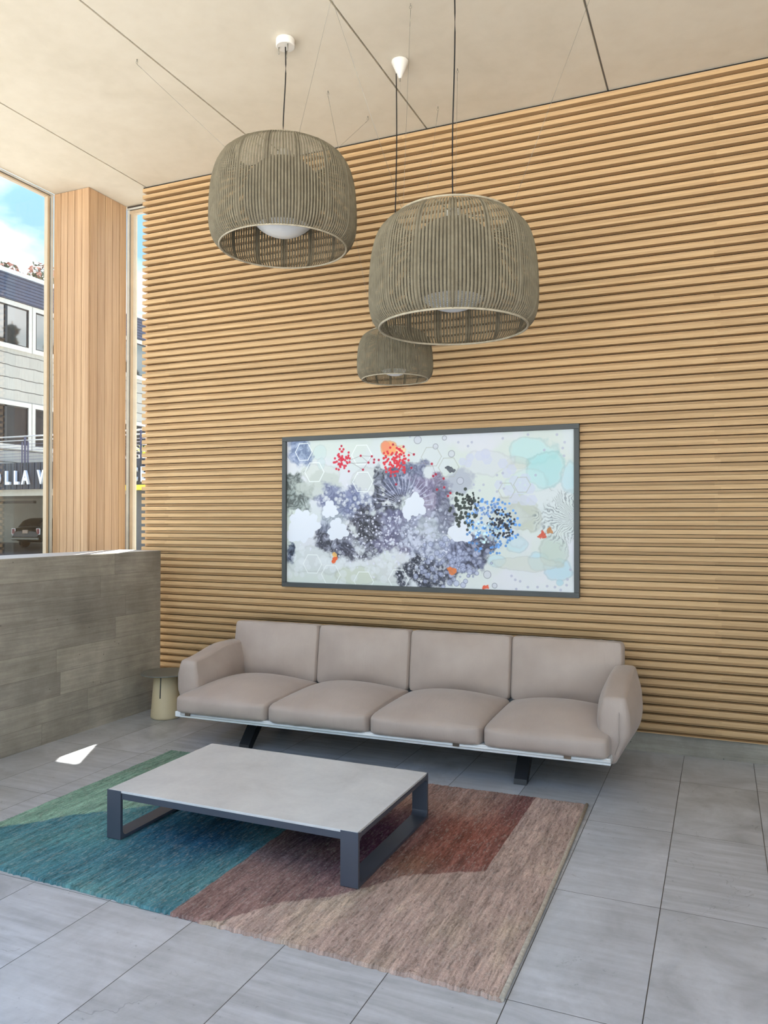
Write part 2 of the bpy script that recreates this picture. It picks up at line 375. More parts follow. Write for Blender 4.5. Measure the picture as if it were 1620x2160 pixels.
# window frames: pale, dark and tan strips; a clear pane in each
w1 = structure(empty('window_1', (-6.16, 2.3, 0)))
mb = MB(); O = Vector((-6.16, 2.3, 0)); wy0, wy1 = -1.2, 5.871; ZT = H_CEIL - 0.001
def B1(x0, x1, y0, y1, z0, z1, mi): mb.box(x0 - O.x, x1 - O.x, y0 - O.y, y1 - O.y, z0, z1, mi=mi)
B1(-6.165, -6.1345, wy1 - 0.032, wy1 - 0.005, 0, ZT - 0.018, 0); B1(-6.165, -6.140, wy1 - 0.005, wy1, 0, ZT - 0.01, 2)
B1(-6.165, -6.150, wy1 - 0.050, wy1 - 0.032, 0, ZT - 0.026, 2); B1(-6.180, -6.137, wy1 - 0.078, wy1 - 0.050, 0, ZT - 0.04, 1)
B1(-6.165, -6.138, wy0, wy1, ZT - 0.005, ZT, 2); B1(-6.165, -6.1345, wy0, wy1, ZT - 0.020, ZT - 0.005, 0)
B1(-6.165, -6.150, wy0, wy1, ZT - 0.030, ZT - 0.020, 2); B1(-6.190, -6.140, wy0, wy1, ZT - 0.046, ZT - 0.030, 1)
B1(-6.195, -6.140, wy0, wy1 - 0.08, 0.0, 0.08, 1)
mb.build('window_frame', [M_FRAME_W, M_FRAME_T, M_FRAME_D], w1)
MB().box(-6.176 - O.x, -6.168 - O.x, wy0 - O.y, wy1 - 0.06 - O.y, 0.06, H_CEIL - 0.035).build('glass_pane', M_GLASS, w1)
w2 = structure(empty('window_2', (-5.4, 6.43, 0)))
mb = MB(); O = Vector((-5.4, 6.43, 0)); wx0 = -5.678
def B2(x0, x1, y0, y1, z0, z1, mi): mb.box(x0 - O.x, x1 - O.x, y0 - O.y, y1 - O.y, z0, z1, mi=mi)
B2(wx0, wx0 + 0.006, 6.404, 6.44, 0, ZT - 0.02, 2); B2(wx0 + 0.006, wx0 + 0.036, 6.401, 6.44, 0, ZT - 0.035, 0)
B2(wx0 + 0.036, wx0 + 0.056, 6.415, 6.44, 0, ZT - 0.045, 2); B2(wx0 + 0.056, wx0 + 0.094, 6.398, 6.455, 0, ZT - 0.06, 1)
B2(wx0, -4.9, 6.41, 6.449, ZT - 0.022, ZT, 2); B2(wx0, -4.9, 6.401, 6.449, ZT - 0.040, ZT - 0.022, 0)
B2(wx0, -4.9, 6.412, 6.449, ZT - 0.050, ZT - 0.040, 2); B2(wx0, -4.9, 6.404, 6.449, ZT - 0.085, ZT - 0.050, 1)
B2(wx0 + 0.09, -4.9, 6.404, 6.45, 0.0, 0.08, 1)
mb.build('window_frame', [M_FRAME_W, M_FRAME_T, M_FRAME_D], w2)
MB().box(wx0 + 0.07 - O.x, -4.92 - O.x, 6.430 - O.y, 6.438 - O.y, 0.06, H_CEIL - 0.06).build('glass_pane', M_GLASS, w2)
structure(MB().box(3.9, 4.1, 0.0, 6.08, 0.0, H_CEIL - 0.001).build('wall_right_shading', plain('shading_wall_plaster', srgb(150, 142, 130), 0.8)))  # unseen wall, added to darken the right side of the room

# ================================================================== outside
M_PAVE = plain('sunlit_paving', srgb(200, 196, 190), 0.85, 0, 0.06, 0.4)
structure(MB().box(-5.25, 60, -45, 6.7, -0.35, -0.125).build('ground', M_PAVE))
structure(MB().box(-90, 60, 6.7, 90, -0.35, -0.126).build('ground_street', plain('street_asphalt', srgb(104, 104, 104), 0.9, 0, 0.08, 0.4)))
structure(MB().box(-90, -5.25, -45, 6.7, -0.35, -0.126).build('ground_street', bpy.data.materials['street_asphalt']))
# --- office building across the street
def mat_shingle(name, base, row, colw, line, wob, lw=0.07):
    t = NT(name); p = t.geo(); s = t.sep(p)
    z = t.math('ADD', s[2], t.math('MULTIPLY', t.math('SUBTRACT', t.noise(p, 1.6, 3), 0.5), wob))
    u = t.math('DIVIDE', z, row); ir = t.math('FLOOR', u); fr = t.math('FRACT', u)
    a = t.math('DIVIDE', t.math('ADD', t.math('ADD', s[0], s[1]), t.math('MULTIPLY', t.white(t.comb(ir, 2.0, 4.0)), 3.0)), colw)
    rnd = t.white(t.comb(ir, t.math('FLOOR', a), 6.0))
    g = t.noise(t.map(p, (9, 9, 0.8)), 2.0, 5, 0.6)
    c = t.mix(1.0, srgb(*base), t.ramp(rnd, [(0.0, (0.93, 0.93, 0.93, 1)), (1.0, (1.04, 1.04, 1.04, 1))]), 'MULTIPLY')
    c = t.mix(0.35, c, t.ramp(g, [(0.3, (0.7, 0.7, 0.7, 1)), (0.6, (1, 1, 1, 1))]), 'MULTIPLY')
    c = t.mix(t.math('LESS_THAN', fr, lw), c, srgb(*line))
    c = t.mix(t.math('MULTIPLY', t.math('LESS_THAN', t.math('FRACT', a), 0.03), 0.15), c, srgb(*line))
    return t.set(Base_Color=c, Roughness=0.8, Specular_IOR_Level=0.25)
M_SHING = mat_shingle('white_shingle', (140, 140, 136), 0.52, 0.75, (66, 66, 66), 0.10)
M_SLATE = mat_shingle('slate_shingle', (70, 77, 94), 0.145, 0.6, (30, 36, 52), 0.01, 0.24)
M_TRIMW = plain('white_trim', srgb(160, 160, 156), 0.5)
M_BLACKF = plain('black_frame', srgb(26, 27, 32), 0.4)
def mat_pane():
    t = NT('tinted_window_pane')
    return t.set(Base_Color=t.ramp(t.noise(t.geo(), 0.7, 2), [(0.3, srgb(22, 24, 28)), (0.7, srgb(34, 36, 42))]), Roughness=0.03, Specular_IOR_Level=1.0, IOR=2.3)
M_PANE = mat_pane()
def mat_pane_dark():
    t = NT('dull_window_pane')  # rougher, less reflective glass than the upper panes
    return t.set(Base_Color=t.ramp(t.noise(t.geo(), 0.7, 2), [(0.3, srgb(24, 24, 27)), (0.7, srgb(40, 40, 44))]), Roughness=0.25, Specular_IOR_Level=0.4)
M_PANE2 = mat_pane_dark()
BX, BY = -28.0, 30.0
bld = tag(empty('office_building', (BX, BY, 0)), 'white shingled building with slate blue roof across the street, seen through the left window', 'building')
P = lambda x, y, z: (x - BX, y - BY, z)
MB().box(-14, 0.0, -7.5, 14, 3.84, 11.15).build('wall', M_SHING, bld)
MB().prism([(-13.9, 11.15), (0.12, 11.15), (0.02, 12.28), (-13.9, 12.28)], 'y', -7.55, 14.1).build('roof', M_SLATE, bld)
MB().box(-14, 0.16, -7.6, 14.2, 12.28, 12.42).build('roof_cap', plain('zinc_cap', srgb(186, 196, 206), 0.4), bld)
def office_window(ya, yb, za, zb, mat, mull=None):
    mb = MB(); w = 0.20; e = 0.07
    for a, b, c, d in ((ya - w, yb + w, zb, zb + w), (ya - w, yb + w, za - w, za), (ya - w, ya, za, zb), (yb, yb + w, za, zb)): mb.box(0.005, e, a - BY, b - BY, c, d)
    fr = mb.build('window_frame', M_TRIMW, bld)
    MB().box(0.004, 0.012, ya - BY, yb - BY, za, zb).build('window_pane', mat, fr)
    mb = MB(); s = 0.055
    for a, b, c, d in ((ya, yb, zb - s, zb), (ya, yb, za, za + s * .7), (ya, ya + s, za, zb), (yb - s, yb, za, zb)): mb.box(0.012, 0.05, a - BY, b - BY, c, d)
    if mull: mb.box(0.012, 0.05, mull - 0.06 - BY, mull + 0.07 - BY, za, zb)
    mb.build('sash', M_BLACKF, fr)
for ya, yb, mull in ((22.9, 25.36, 24.18), (25.74, 28.5, None), (28.9, 31.7, 30.3), (32.08, 35.0, 33.8)):
    office_window(ya, yb, 9.25, 10.92, M_PANE, mull)
    office_window(ya, yb, 4.95, 6.62, M_PANE2, mull)
# --- parking garage under the deck
M_BAND = None
def mat_band():
    t = NT('ribbed_dark_fascia'); s = t.sep(t.geo())
    w = t.math('FRACT', t.math('DIVIDE', s[0], 0.30))
    c = t.mix(t.math('LESS_THAN', w, 0.22), srgb(40, 50, 62), srgb(20, 26, 34))
    return t.set(Base_Color=c, Roughness=0.55)
M_BAND = mat_band()
gar = tag(empty('parking_garage', (-25, 26, 0)), 'open parking garage under a deck with ribbed dark blue sign band', 'garage')
q = lambda x0, x1, y0, y1: (x0 + 25, x1 + 25, y0 - 26, y1 - 26)
M_GAR = plain('garage_wall_paint', srgb(150, 148, 136), 0.8, 0, 0.08, 1.2); M_GARD = plain('garage_dark', srgb(58, 58, 56), 0.8)
MB().box(*q(-42, -12, 21.85, 44), 2.95, 3.80).build('deck', plain('deck_slab', srgb(196, 194, 184), 0.8), gar)
mb = MB(); mb.box(*q(-42, -15, 21.70, 21.85), 2.86, 3.86)
for i in range(90): mb.box(*q(-42 + 0.3 * i, -41.88 + 0.3 * i, 21.67, 21.70), 2.87, 3.85)
mb.build('fascia', M_BAND, gar)
MB().box(*q(-42, -19.3, 21.9, 22.3), 2.62, 2.96).build('beam', plain('beam_paint', srgb(176, 172, 158), 0.8), gar)
MB().box(*q(-42, -12, 34, 34.3), 0.3, 2.98).build('back_wall', M_GAR, gar)
MB().box(*q(-42, -12, 20.8, 40), -0.13, 0.35).build('garage_floor', plain('garage_floor_concrete', srgb(70, 74, 80), 0.6), gar)
MB().box(*q(-20.0, -18.55, 22.0, 22.4), 0.35, 2.95).build('panel', plain('grey_panel', srgb(92, 92, 88), 0.7), gar)
MB().box(*q(-18.55, -12, 21.95, 22.5), 0.35, 2.95).build('door_panel', M_GARD, gar)
MB().box(*q(-33.6, -29.6, 27.2, 27.35), 2.48, 2.60).build('light_fixture', plain('fixture_grey', srgb(90, 88, 82), 0.6), gar)
tag(MB().box(-19.3, -17.6, 21.52, 21.66, 2.74, 2.93, bevel=0.02).build('clearance_bar', plain('yellow_paint', srgb(238, 208, 60), 0.5)), 'yellow clearance bar under the sign band beside the slat wall end', 'bar')
# --- raised letters
sg = tag(empty('building_sign', (-22, 21.67, 3.06)), 'raised white capital letters on the dark ribbed band above the garage', 'sign')
M_LET = plain('letter_white', srgb(226, 232, 238), 0.4)
def letter(ch, x):
    cu = bpy.data.curves.new('letter', 'FONT'); cu.body = ch; cu.size = 0.70; cu.extrude = 0.045; cu.offset = 0.022; cu.align_x = 'CENTER'
    tmp = bpy.data.objects.new('tmp', cu); COL.objects.link(tmp); bpy.context.view_layer.update()
    me = bpy.data.meshes.new_from_object(tmp.evaluated_get(bpy.context.evaluated_depsgraph_get())); bpy.data.objects.remove(tmp, do_unlink=True)
    me.transform(Matrix.Rotation(PI / 2, 4, 'X') @ Matrix.Diagonal((0.72, 1.0, 1.0, 1.0)))
    link('letter', me, M_LET, sg, (x + 22, -0.05, 0.0))
for ch, x in (('O', -25.46), ('L', -24.86), ('L', -24.40), ('A', -23.94), ('V', -23.16), ('I', -22.7), ('L', -22.3), ('L', -21.85), ('A', -21.35), ('G', -20.75), ('E', -20.2), ('C', -18.84), ('E', -18.38)): letter(ch, x)
# --- deck railing
rl = tag(empty('deck_railing', (-23, 21.75, 3.86)), 'dark metal cable railing with twin posts above the white sign letters', 'railing')
M_RAIL = plain('rail_metal', srgb(54, 58, 84), 0.4, 0.2); M_RAILT = plain('rail_top_metal', srgb(176, 178, 180), 0.3, 0.7)
MB().tube([(-5, 0, 1.00), (8, 0, 1.00)], 0.028).build('top_rail', M_RAILT, rl)
MB().tube([(-5, 0, 0.85), (8, 0, 0.85)], 0.020).build('mid_rail', M_RAILT, rl)
for i in range(6): MB().tube([(-5, 0, 0.70 - 0.115 * i), (8, 0, 0.70 - 0.115 * i)], 0.007, 5).build('cable', M_RAIL, rl)
for x in (-27.9, -24.12, -19.95, -18.62, -16.4):
    MB().box(x + 23 - 0.03, x + 23 + 0.03, -0.03, 0.03, 0, 0.98).build('post', M_RAIL, rl)
    if x not in (-18.62,):
        for d in (-0.15, 0.15): MB().box(x + 23 + d - 0.022, x + 23 + d + 0.022, -0.02, 0.02, 0, 0.80).build('post', M_RAIL, rl)
# --- cars
def make_car(label, loc, rz, paint):
    c = tag(empty('car', loc, rz), label, 'car')
    def loft(name, st, mat, par=c, e=3.2, seg=28):
        bm = bmesh.new(); rings = []
        for (y, hw, zb, zt) in st:
            ring = []
            for k in range(seg):
                t = 2 * PI * k / seg; cx_, cz_ = math.cos(t), math.sin(t)
                ring.append(bm.verts.new((hw * math.copysign(abs(cx_) ** (2 / e), cx_), y, (zb + zt) / 2 + (zt - zb) / 2 * math.copysign(abs(cz_) ** (2 / e), cz_))))
            rings.append(ring)
        for i in range(len(rings) - 1):
            for k in range(seg): bm.faces.new((rings[i][k], rings[i][(k + 1) % seg], rings[i + 1][(k + 1) % seg], rings[i + 1][k])).smooth = True
        bm.faces.new(rings[0][::-1]); bm.faces.new(rings[-1]); bmesh.ops.recalc_face_normals(bm, faces=bm.faces)
        me = bpy.data.meshes.new(name); bm.to_mesh(me); bm.free(); return link(name, me, mat, par)
    pm = plain(paint[0], srgb(*paint[1]), 0.25, 0.0)
    loft('body', [(0.0, 0.70, 0.45, 0.80), (0.06, 0.84, 0.32, 0.98), (0.3, 0.90, 0.25, 1.03), (1.0, 0.92, 0.22, 1.02), (2.6, 0.92, 0.22, 0.98), (3.5, 0.88, 0.24, 0.92), (3.95, 0.78, 0.30, 0.80), (4.05, 0.62, 0.4, 0.7)], pm)
    cab = loft('cabin', [(0.22, 0.66, 0.9, 1.02), (0.50, 0.66, 0.85, 1.34), (0.8, 0.66, 0.85, 1.44), (1.6, 0.67, 0.85, 1.46), (2.2, 0.64, 0.85, 1.38), (2.9, 0.60, 0.85, 0.98)], pm, e=4)
    MB().prism([(-0.54, 1.05), (0.54, 1.05), (0.48, 1.31), (-0.48, 1.31)], 'y', 0.0, 0.02).build('rear_window', M_PANE2, cab, loc=(0, 0.24, 0.30), rot=(-0.0, 0, 0)).matrix_local = Matrix.Translation((0, -0.16, 0.02)) @ Matrix.Rotation(-0.62, 4, 'X') @ Matrix.Translation((0, 0.36, 0.28))
    for s in (-1, 1):
        MB().box(s * 0.72 - 0.09, s * 0.72 + 0.09, 0.0, 0.08, 0.66, 0.92, bevel=0.02).build('tail_light', plain('tail_red', srgb(140, 26, 30), 0.3), c)
        MB().box(s * 0.72 - 0.11, s * 0.72 + 0.11, 0.012, 0.09, 0.63, 0.95, bevel=0.02).build('lamp_surround', plain('chrome_trim', srgb(200, 200, 200), 0.2, 0.8), c)
        for y in (0.75, 3.2): MB().lathe([(0.14, 0), (0.30, 0), (0.31, 0.04), (0.31, 0.18), (0.30, 0.2)], 24).build('wheel', M_BLACKF, c).matrix_local = Matrix.Translation((s * 0.80 - 0.1 * (1 if s > 0 else -1) - 0.1, y, 0.31)) @ Matrix.Rotation(PI / 2, 4, 'Y')
    MB().box(-0.80, 0.80, -0.06, 0.1, 0.36, 0.52, bevel=0.04).build('bumper', plain('bumper_silver', srgb(110, 110, 100), 0.3, 0.5), c)
    MB().box(-0.155, 0.155, -0.03, 0.04, 0.70, 0.86, bevel=0.008).build('licence_plate', plain('plate_pale', srgb(222, 196, 176), 0.5, 0, 0.25, 30), c)
    return c
make_car('dark green car in the garage with pale licence plate and red tail light', (-31.0, 28.0, 0.35), 0.12, ('car_paint_green', (36, 40, 36)))
make_car('black car in the garage, to the right of the dark green car', (-28.9, 29.6, 0.35), 0.1, ('car_paint_black', (22, 24, 28)))
# --- trees
def leaf_cloud(mb, centers, n, size, rs, cols):
    bm = mb.bm
    for (cx_, cy_, cz_, r) in centers:
        for i in range(n):
            v = Vector((rs.gauss(0, 1), rs.gauss(0, 1), rs.gauss(0, 1))).normalized() * r * (0.55 + 0.5 * rs.random())
            p = Vector((cx_, cy_, cz_)) + Vector((v.x, v.y, v.z * 0.85))
            a = Vector((rs.gauss(0, 1), rs.gauss(0, 1), rs.gauss(0, 1))).normalized(); b = a.cross(Vector((rs.gauss(0, 1), rs.gauss(0, 1), rs.gauss(0, 1)))).normalized()
            s = size * (0.6 + 0.8 * rs.random())
            f = bm.faces.new([bm.verts.new(p + a * s), bm.verts.new(p + b * s * 0.45), bm.verts.new(p - a * s), bm.verts.new(p - b * s * 0.45)])
            f.material_index = cols(p, rs)
rs = random.Random(3)
M_LG = plain('leaf_grey_green', srgb(70, 74, 56), 0.7); M_LP = plain('leaf_pink', srgb(158, 112, 98), 0.7); M_LD = plain('leaf_dark', srgb(40, 52, 40), 0.8); M_BARK = plain('bark', srgb(92, 78, 64), 0.9)
tr = tag(empty('flowering_tree', (-47.0, 42.5, 0)), 'tree with pinkish blossom tips showing above the slate blue roof', 'tree')
mb = MB(); cs = []
for i in range(26):
    a = rs.random() * 2 * PI; r = 3.6 * math.sqrt(rs.random()); cs.append((r * math.cos(a), r * math.sin(a), 17.4 + rs.random() * 2.4 - r * 0.22, 0.95))
leaf_cloud(mb, cs, 190, 0.19, rs, lambda p, r: 1 if (r.random() < 0.12 + 0.35 * (p.z > 18.9)) else 0)
mb.build('foliage', [M_LG, M_LP], tr, fix=False)
mb = MB().tube([(0, 0, 0), (0.1, 0, 7), (0, 0.1, 14), (0.2, 0, 17.5)], [0.4, 0.32, 0.22, 0.08])
for i in range(12):
    c = cs[i]; mb.tube([(0, 0, 12 + i * 0.3), (c[0] * .5, c[1] * .5, 14.5 + i * .15), (c[0], c[1], c[2])], [0.14, 0.09, 0.03], 6)
mb.build('trunk', M_BARK, tr)
# dark conifers on the near side of the street, mirrored in the upper panes
mb = MB(); cs = []
for tx, ty, th in ((0.5, 47.5, 17.6), (2.0, 50.8, 19.4), (2.4, 55.5, 18.9), (2.0, 66.0, 19.0), (2.5, 71.0, 20.0)):
    for i in range(16):
        z = th * (0.25 + 0.75 * i / 16); r = 2.6 * (1.05 - i / 16) * (0.8 + 0.4 * rs.random()); cs.append((tx + rs.uniform(-.5, .5), ty + rs.uniform(-.5, .5), z, max(0.5, r)))
    mb.tube([(tx, ty, -0.1), (tx, ty, th)], [0.35, 0.05], 6, mi=1)
leaf_cloud(mb, cs, 260, 0.30, rs, lambda p, r: 0)
tag(mb.build('conifer_foliage', [M_LD, M_BARK], fix=False), 'dark conifers mirrored in the upper window panes', 'trees', kind='stuff')
# yellow-green plants and blue parasol on the deck
M_YG = plain('yellow_leaf', srgb(206, 206, 96), 0.6)
def spiky(loc, label):
    o = tag(empty('deck_plant', loc), label, 'plant', 'yellow plants on the deck'); mb = MB()
    for i in range(34):
        a = rs.random() * 2 * PI; t = rs.uniform(0.15, 0.9); l = rs.uniform(0.3, 0.5); d = Vector((math.cos(a) * math.sin(t), math.sin(a) * math.sin(t), math.cos(t)))
        mb.tube([(0, 0, 0.2), d * l * .6 + Vector((0, 0, .2)), d * l + Vector((0, 0, .16))], [0.02, 0.014, 0.002], 4)
    mb.build('leaves', M_YG, o)
    MB().lathe([(0.12, 0), (0.16, 0.02), (0.19, 0.22), (0.17, 0.22)], 20).build('pot', plain('pot_white', srgb(214, 212, 204), 0.6), o)
spiky((-19.0, 22.35, 3.81), 'spiky yellow-green plant behind the deck railing, just right of the column')
spiky((-18.2, 22.35, 3.81), 'spiky yellow-green plant on the deck, nearer the slat wall end')
um = tag(empty('patio_parasol', (-18.25, 23.2, 3.80)), 'blue parasol on the deck, glimpsed between the slat ends', 'parasol')
MB().tube([(0, 0, 0), (0, 0, 2.5)], 0.03).build('pole', M_BLACKF, um)
MB().lathe([(0.02, 2.6), (0.16, 2.0), (0.24, 1.2), (0.20, 0.85), (0.05, 0.8)], 16).build('canopy', plain('blue_canvas', srgb(24, 70, 168), 0.7), um)

# ================================================================== furniture
# ---- sofa
def mat_fabric():
    t = NT('taupe_leather_fabric'); p = t.coord()
    n = t.noise(p, 3.0, 4); f = t.noise(p, 320, 3, 0.6)
    c = t.ramp(n, [(0.3, srgb(165, 150, 140)), (0.7, srgb(179, 165, 155))])
    c = t.mix(0.25, c, t.ramp(f, [(0.3, (0.8, 0.8, 0.8, 1)), (0.7, (1, 1, 1, 1))]), 'MULTIPLY')
    w = t.noise(t.map(p, (26, 7, 4)), 1.2, 4, 0.5, 0.8)
    t.bump(t.mix(0.25, w, f), 0.22, 0.012)
    return t.set(Base_Color=c, Roughness=0.52, Specular_IOR_Level=0.45, Sheen_Weight=0.25, Sheen_Roughness=0.4)
M_FAB = mat_fabric()
M_WHITE = plain('white_lacquer', srgb(226, 228, 228), 0.35, 0, 0.02)
M_BLACK = plain('black_powder_coat', srgb(22, 23, 26), 0.45)
M_CLIP = plain('clip_metal', srgb(120, 108, 96), 0.35, 0.7)
def cushion(name, c, size, parent, e=(7, 7, 7), puff=(0.0, 0.0, 0.0), tilt=0.0, n=22, wr=0.0, seed=0, shape=None, mat=None):
    """a stuffed cushion: superellipsoid box whose faces swell in the middle; shape() bends it further"""
    bm = bmesh.new(); bmesh.ops.create_cube(bm, size=2.0)
    bmesh.ops.subdivide_edges(bm, edges=bm.edges[:], cuts=n, use_grid_fill=True)
    rs_ = random.Random(seed); ph = [rs_.uniform(0, 6.28) for _ in range(8)]
    for v in bm.verts:
        p = v.co; # spread the samples towards the edges
        p = Vector([math.copysign(1 - (1 - abs(a)) ** 1.35, a) for a in p])
        s = (abs(p.x) ** e[0] + abs(p.y) ** e[1] + abs(p.z) ** e[2]) ** (1.0 / max(e))
        q = p / max(1.0, s); x, y, z = q
        gx = (1 - y * y) * (1 - z * z); gy = (1 - x * x) * (1 - z * z); gz = (1 - x ** 4) * (1 - y ** 4) * 0.30 + (1 - x * x) * (1 - y * y) * 0.70
        P_ = Vector((x * size[0] / 2 + x * puff[0] * gx, y * size[1] / 2 + y * puff[1] * gy, z * size[2] / 2 + (z * puff[2] * gz if z > 0 else z * puff[2] * 0.15 * gz)))
        if wr:
            ed = max(abs(x), abs(y) if size[1] > size[2] else abs(z)) ** 8
            P_ += Vector((0, 0, 1)) * wr * ed * (math.sin(38 * y + ph[0]) * math.sin(17 * x + ph[1]) + 0.6 * math.sin(55 * x + ph[2] + 3 * z))
        if shape: P_ = shape(P_, q)
        v.co = P_
    me = bpy.data.meshes.new(name); bmesh.ops.recalc_face_normals(bm, faces=bm.faces); bm.to_mesh(me); bm.free()
    return link(name, me, mat or M_FAB, parent, c, (tilt, 0, 0), smooth=True)
sofa = tag(empty('sofa', (-2.212, 5.35, 0), 0.0245), 'long taupe four seat sofa with white base board, standing before the slat wall', 'sofa')
MB().box(-1.585, 1.585, -0.505, 0.42, 0.236, 0.278, bevel=0.006).build('base_board', M_WHITE, sofa)
mb = MB(); mb.tube([(-1.53, -0.508, 0.262), (1.585, -0.508, 0.262)], 0.010, 8); mb.build('base_trim', M_WHITE, sofa)
for x in (-1.46, 0.62, 1.33):
    MB().box(x - 0.022, x + 0.022, -0.525, -0.500, 0.255, 0.284, bevel=0.003).build('clip', M_CLIP, sofa)
MB().box(-1.35, 1.35, -0.06, 0.06, 0.20, 0.236, bevel=0.004).build('under_beam', M_BLACK, sofa)
for i, x in enumerate((-1.085, 1.0)):
    for s in (-1, 1):
        if s < 0: pr = [(-0.345, 0.0), (-0.285, 0.0), (-0.275, 0.014), (-0.03, 0.236), (-0.14, 0.236), (-0.335, 0.034)]
        else: pr = [(-0.345 + 0.0, 0.0)]
        if s > 0: pr = [(0.345, 0.0), (0.285, 0.0), (0.275, 0.014), (0.03, 0.236), (0.14, 0.236), (0.335, 0.034)]
        MB().prism(pr, 'x', x - 0.042, x + 0.042).build('leg', M_BLACK, sofa)
for i in range(4):
    xc = -1.185 + 0.79 * i
    cushion('seat_cushion', (xc, -0.085, 0.333), (0.789, 0.90, 0.125), sofa, (14, 12, 7), (0.0, 0.018, 0.098), wr=0.0025, seed=i, n=26)
for i in range(4):
    xc = -1.215 + 0.80 * i
    cushion('back_cushion', (xc, 0.41, 0.615), (0.802, 0.15, 0.475), sofa, (18, 6, 16), (0.0, 0.075, 0.0), tilt=-0.13, wr=0.002, seed=10 + i, n=26)
MB().box(-1.60, 1.585, 0.40, 0.46, 0.23, 0.60, bevel=0.01).build('back_panel', M_WHITE, sofa)
for s in (-1, 1):
    def arm_shape(p, q, s=s):
        # fat in the middle, narrow at the foot, drooping over the outside at the front
        k = p.z / 0.46                                     # -0.5 .. 0.5
        w = 1.0 - 1.15 * max(0, -k - 0.08) - 0.9 * max(0, k - 0.25)
        x = p.x * w + s * (0.02 - 0.09 * max(0, -k) ** 1.3)
        y = p.y
        z = p.z - 0.060 * sst(0.5 + k) * sst((0.25 - q.y) / 1.1)
        return Vector((x, y, z))
    arm = cushion('armrest', (s * 1.575, 0.015 if s > 0 else 0.045, 0.450), (0.19, 0.84 if s > 0 else 0.78, 0.49), sofa, (8, 14, 10), (0.042, 0.012, 0.008), seed=20 + s, n=26, shape=arm_shape, wr=0.001)
    if s > 0:
        MB().tube([(0.045, -0.385, 0.165), (0.05, -0.431, 0.08), (0.052, -0.443, 0.0), (0.05, -0.437, -0.09), (0.025, -0.428, -0.17)], 0.0028, 6).build('piping', M_FAB, arm)

# ---- coffee table
M_GRAPH = plain('graphite_metal', srgb(78, 84, 96), 0.36, 0.3, 0.03)
def mat_stone():
    t = NT('pale_stone_top'); p = t.coord(); n = t.noise(p, 3.5, 8, 0.62, 0.5); f = t.noise(p, 40, 6, 0.65)
    c = t.ramp(t.mix(0.25, n, f), [(0.3, srgb(186, 187, 187)), (0.5, srgb(200, 201, 201)), (0.7, srgb(212, 213, 212))])
    return t.set(Base_Color=c, Roughness=0.33, Specular_IOR_Level=0.5)
M_STONE = mat_stone()
tb = tag(empty('coffee_table', (-2.287, 3.754, 0.0165)), 'low rectangular coffee table with pale stone top and graphite metal loop legs', 'table')
MB().box(-0.739, 0.739, -0.466, 0.466, 0.246, 0.2585, bevel=0.0015).build('tabletop', M_STONE, tb)
mb = MB(); ap0, ap1 = 0.212, 0.2455
mb.box(-0.65, 0.65, -0.462, -0.440, ap0, ap1); mb.box(-0.65, 0.65, 0.440, 0.462, ap0, ap1)
mb.box(-0.735, -0.715, -0.44, 0.44, ap0 + .012, ap1); mb.box(0.715, 0.735, -0.44, 0.44, ap0 + .012, ap1)
mb.build('apron', M_GRAPH, tb)
for s in (-1, 1):
    a, b = (-0.744, -0.652) if s < 0 else (0.652, 0.744)
    bm = loop_bar(a, b, -0.470, 0.470, 0.0, 0.2575, 0.0165, 0.030)
    # keep the upper bar just below the stone: sink the middle of the top bar
    for v in bm.verts:
        if v.co.z > 0.22 and abs(v.co.y) < 0.4702 - 0.014: v.co.z -= 0.0135
    me = bpy.data.meshes.new('leg_frame'); bm.to_mesh(me); bm.free(); link('leg_frame', me, M_GRAPH, tb)

# ---- rug
A_, B_, C_, D_ = map(np.array, ((-3.752, 2.800), (-0.722, 2.742), (-0.742, 4.824), (-3.752, 4.727)))
W_, Hh = 900, 600
U, V = np.meshgrid(np.linspace(0, 1, W_), np.linspace(0, 1, Hh))
X = (A_[0] * (1 - U) + B_[0] * U) * (1 - V) + (D_[0] * (1 - U) + C_[0] * U) * V
Y = (A_[1] * (1 - U) + B_[1] * U) * (1 - V) + (D_[1] * (1 - U) + C_[1] * U) * V
def poly_y(px, py, x): return np.interp(x, px, py)
st = fbm(X * 125, Y * 12.0, 3, 3, 0.6); st2 = fbm(X * 34, Y * 3.2, 5, 4, 0.6); big = fbm(X * 2.2, Y * 1.5, 9, 3); med = fbm(X * 5, Y * 2.5, 12, 4)
wob = (fbm(X * 30, Y * 30, 21, 3) - 0.5) * 0.03
teal = lin((74, 130, 136)) * (1 - med[..., None]) + lin((112, 156, 152)) * med[..., None]
deep = lin((58, 108, 126)); k = sst((big - 0.35) / 0.3)[..., None] * 0.55; teal = teal * (1 - k) + deep * k
k = (sst((3.95 - Y) / 1.2) * sst((X + 3.4) / 0.8))[..., None] * 0.0; blue = lin((40, 80, 110))
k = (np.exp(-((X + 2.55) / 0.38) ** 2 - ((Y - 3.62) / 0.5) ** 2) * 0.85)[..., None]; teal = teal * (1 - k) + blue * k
green = lin((136, 172, 152)) * (1 - sst((Y - 3.4) / 1.3)[..., None]) + lin((112, 138, 122)) * sst((Y - 3.4) / 1.3)[..., None]
bc = poly_y([-3.76, -3.69, -3.58, -3.47, -3.31, -2.97, -2.6], [3.05, 3.166, 3.264, 3.434, 3.583, 3.915, 4.25], X)
g = sst((Y + wob - bc) / 0.035 + 0.5) * sst((-2.45 - X) / 0.5 + 0.2); g = g[..., None]
left = teal * (1 - g) + green * g
brown = lin((142, 114, 107)); red = lin((134, 82, 68)); pur = lin((100, 66, 86)); ind = lin((64, 54, 74)); pale = lin((178, 155, 143))
R = np.broadcast_to(brown, X.shape + (3,)).copy()
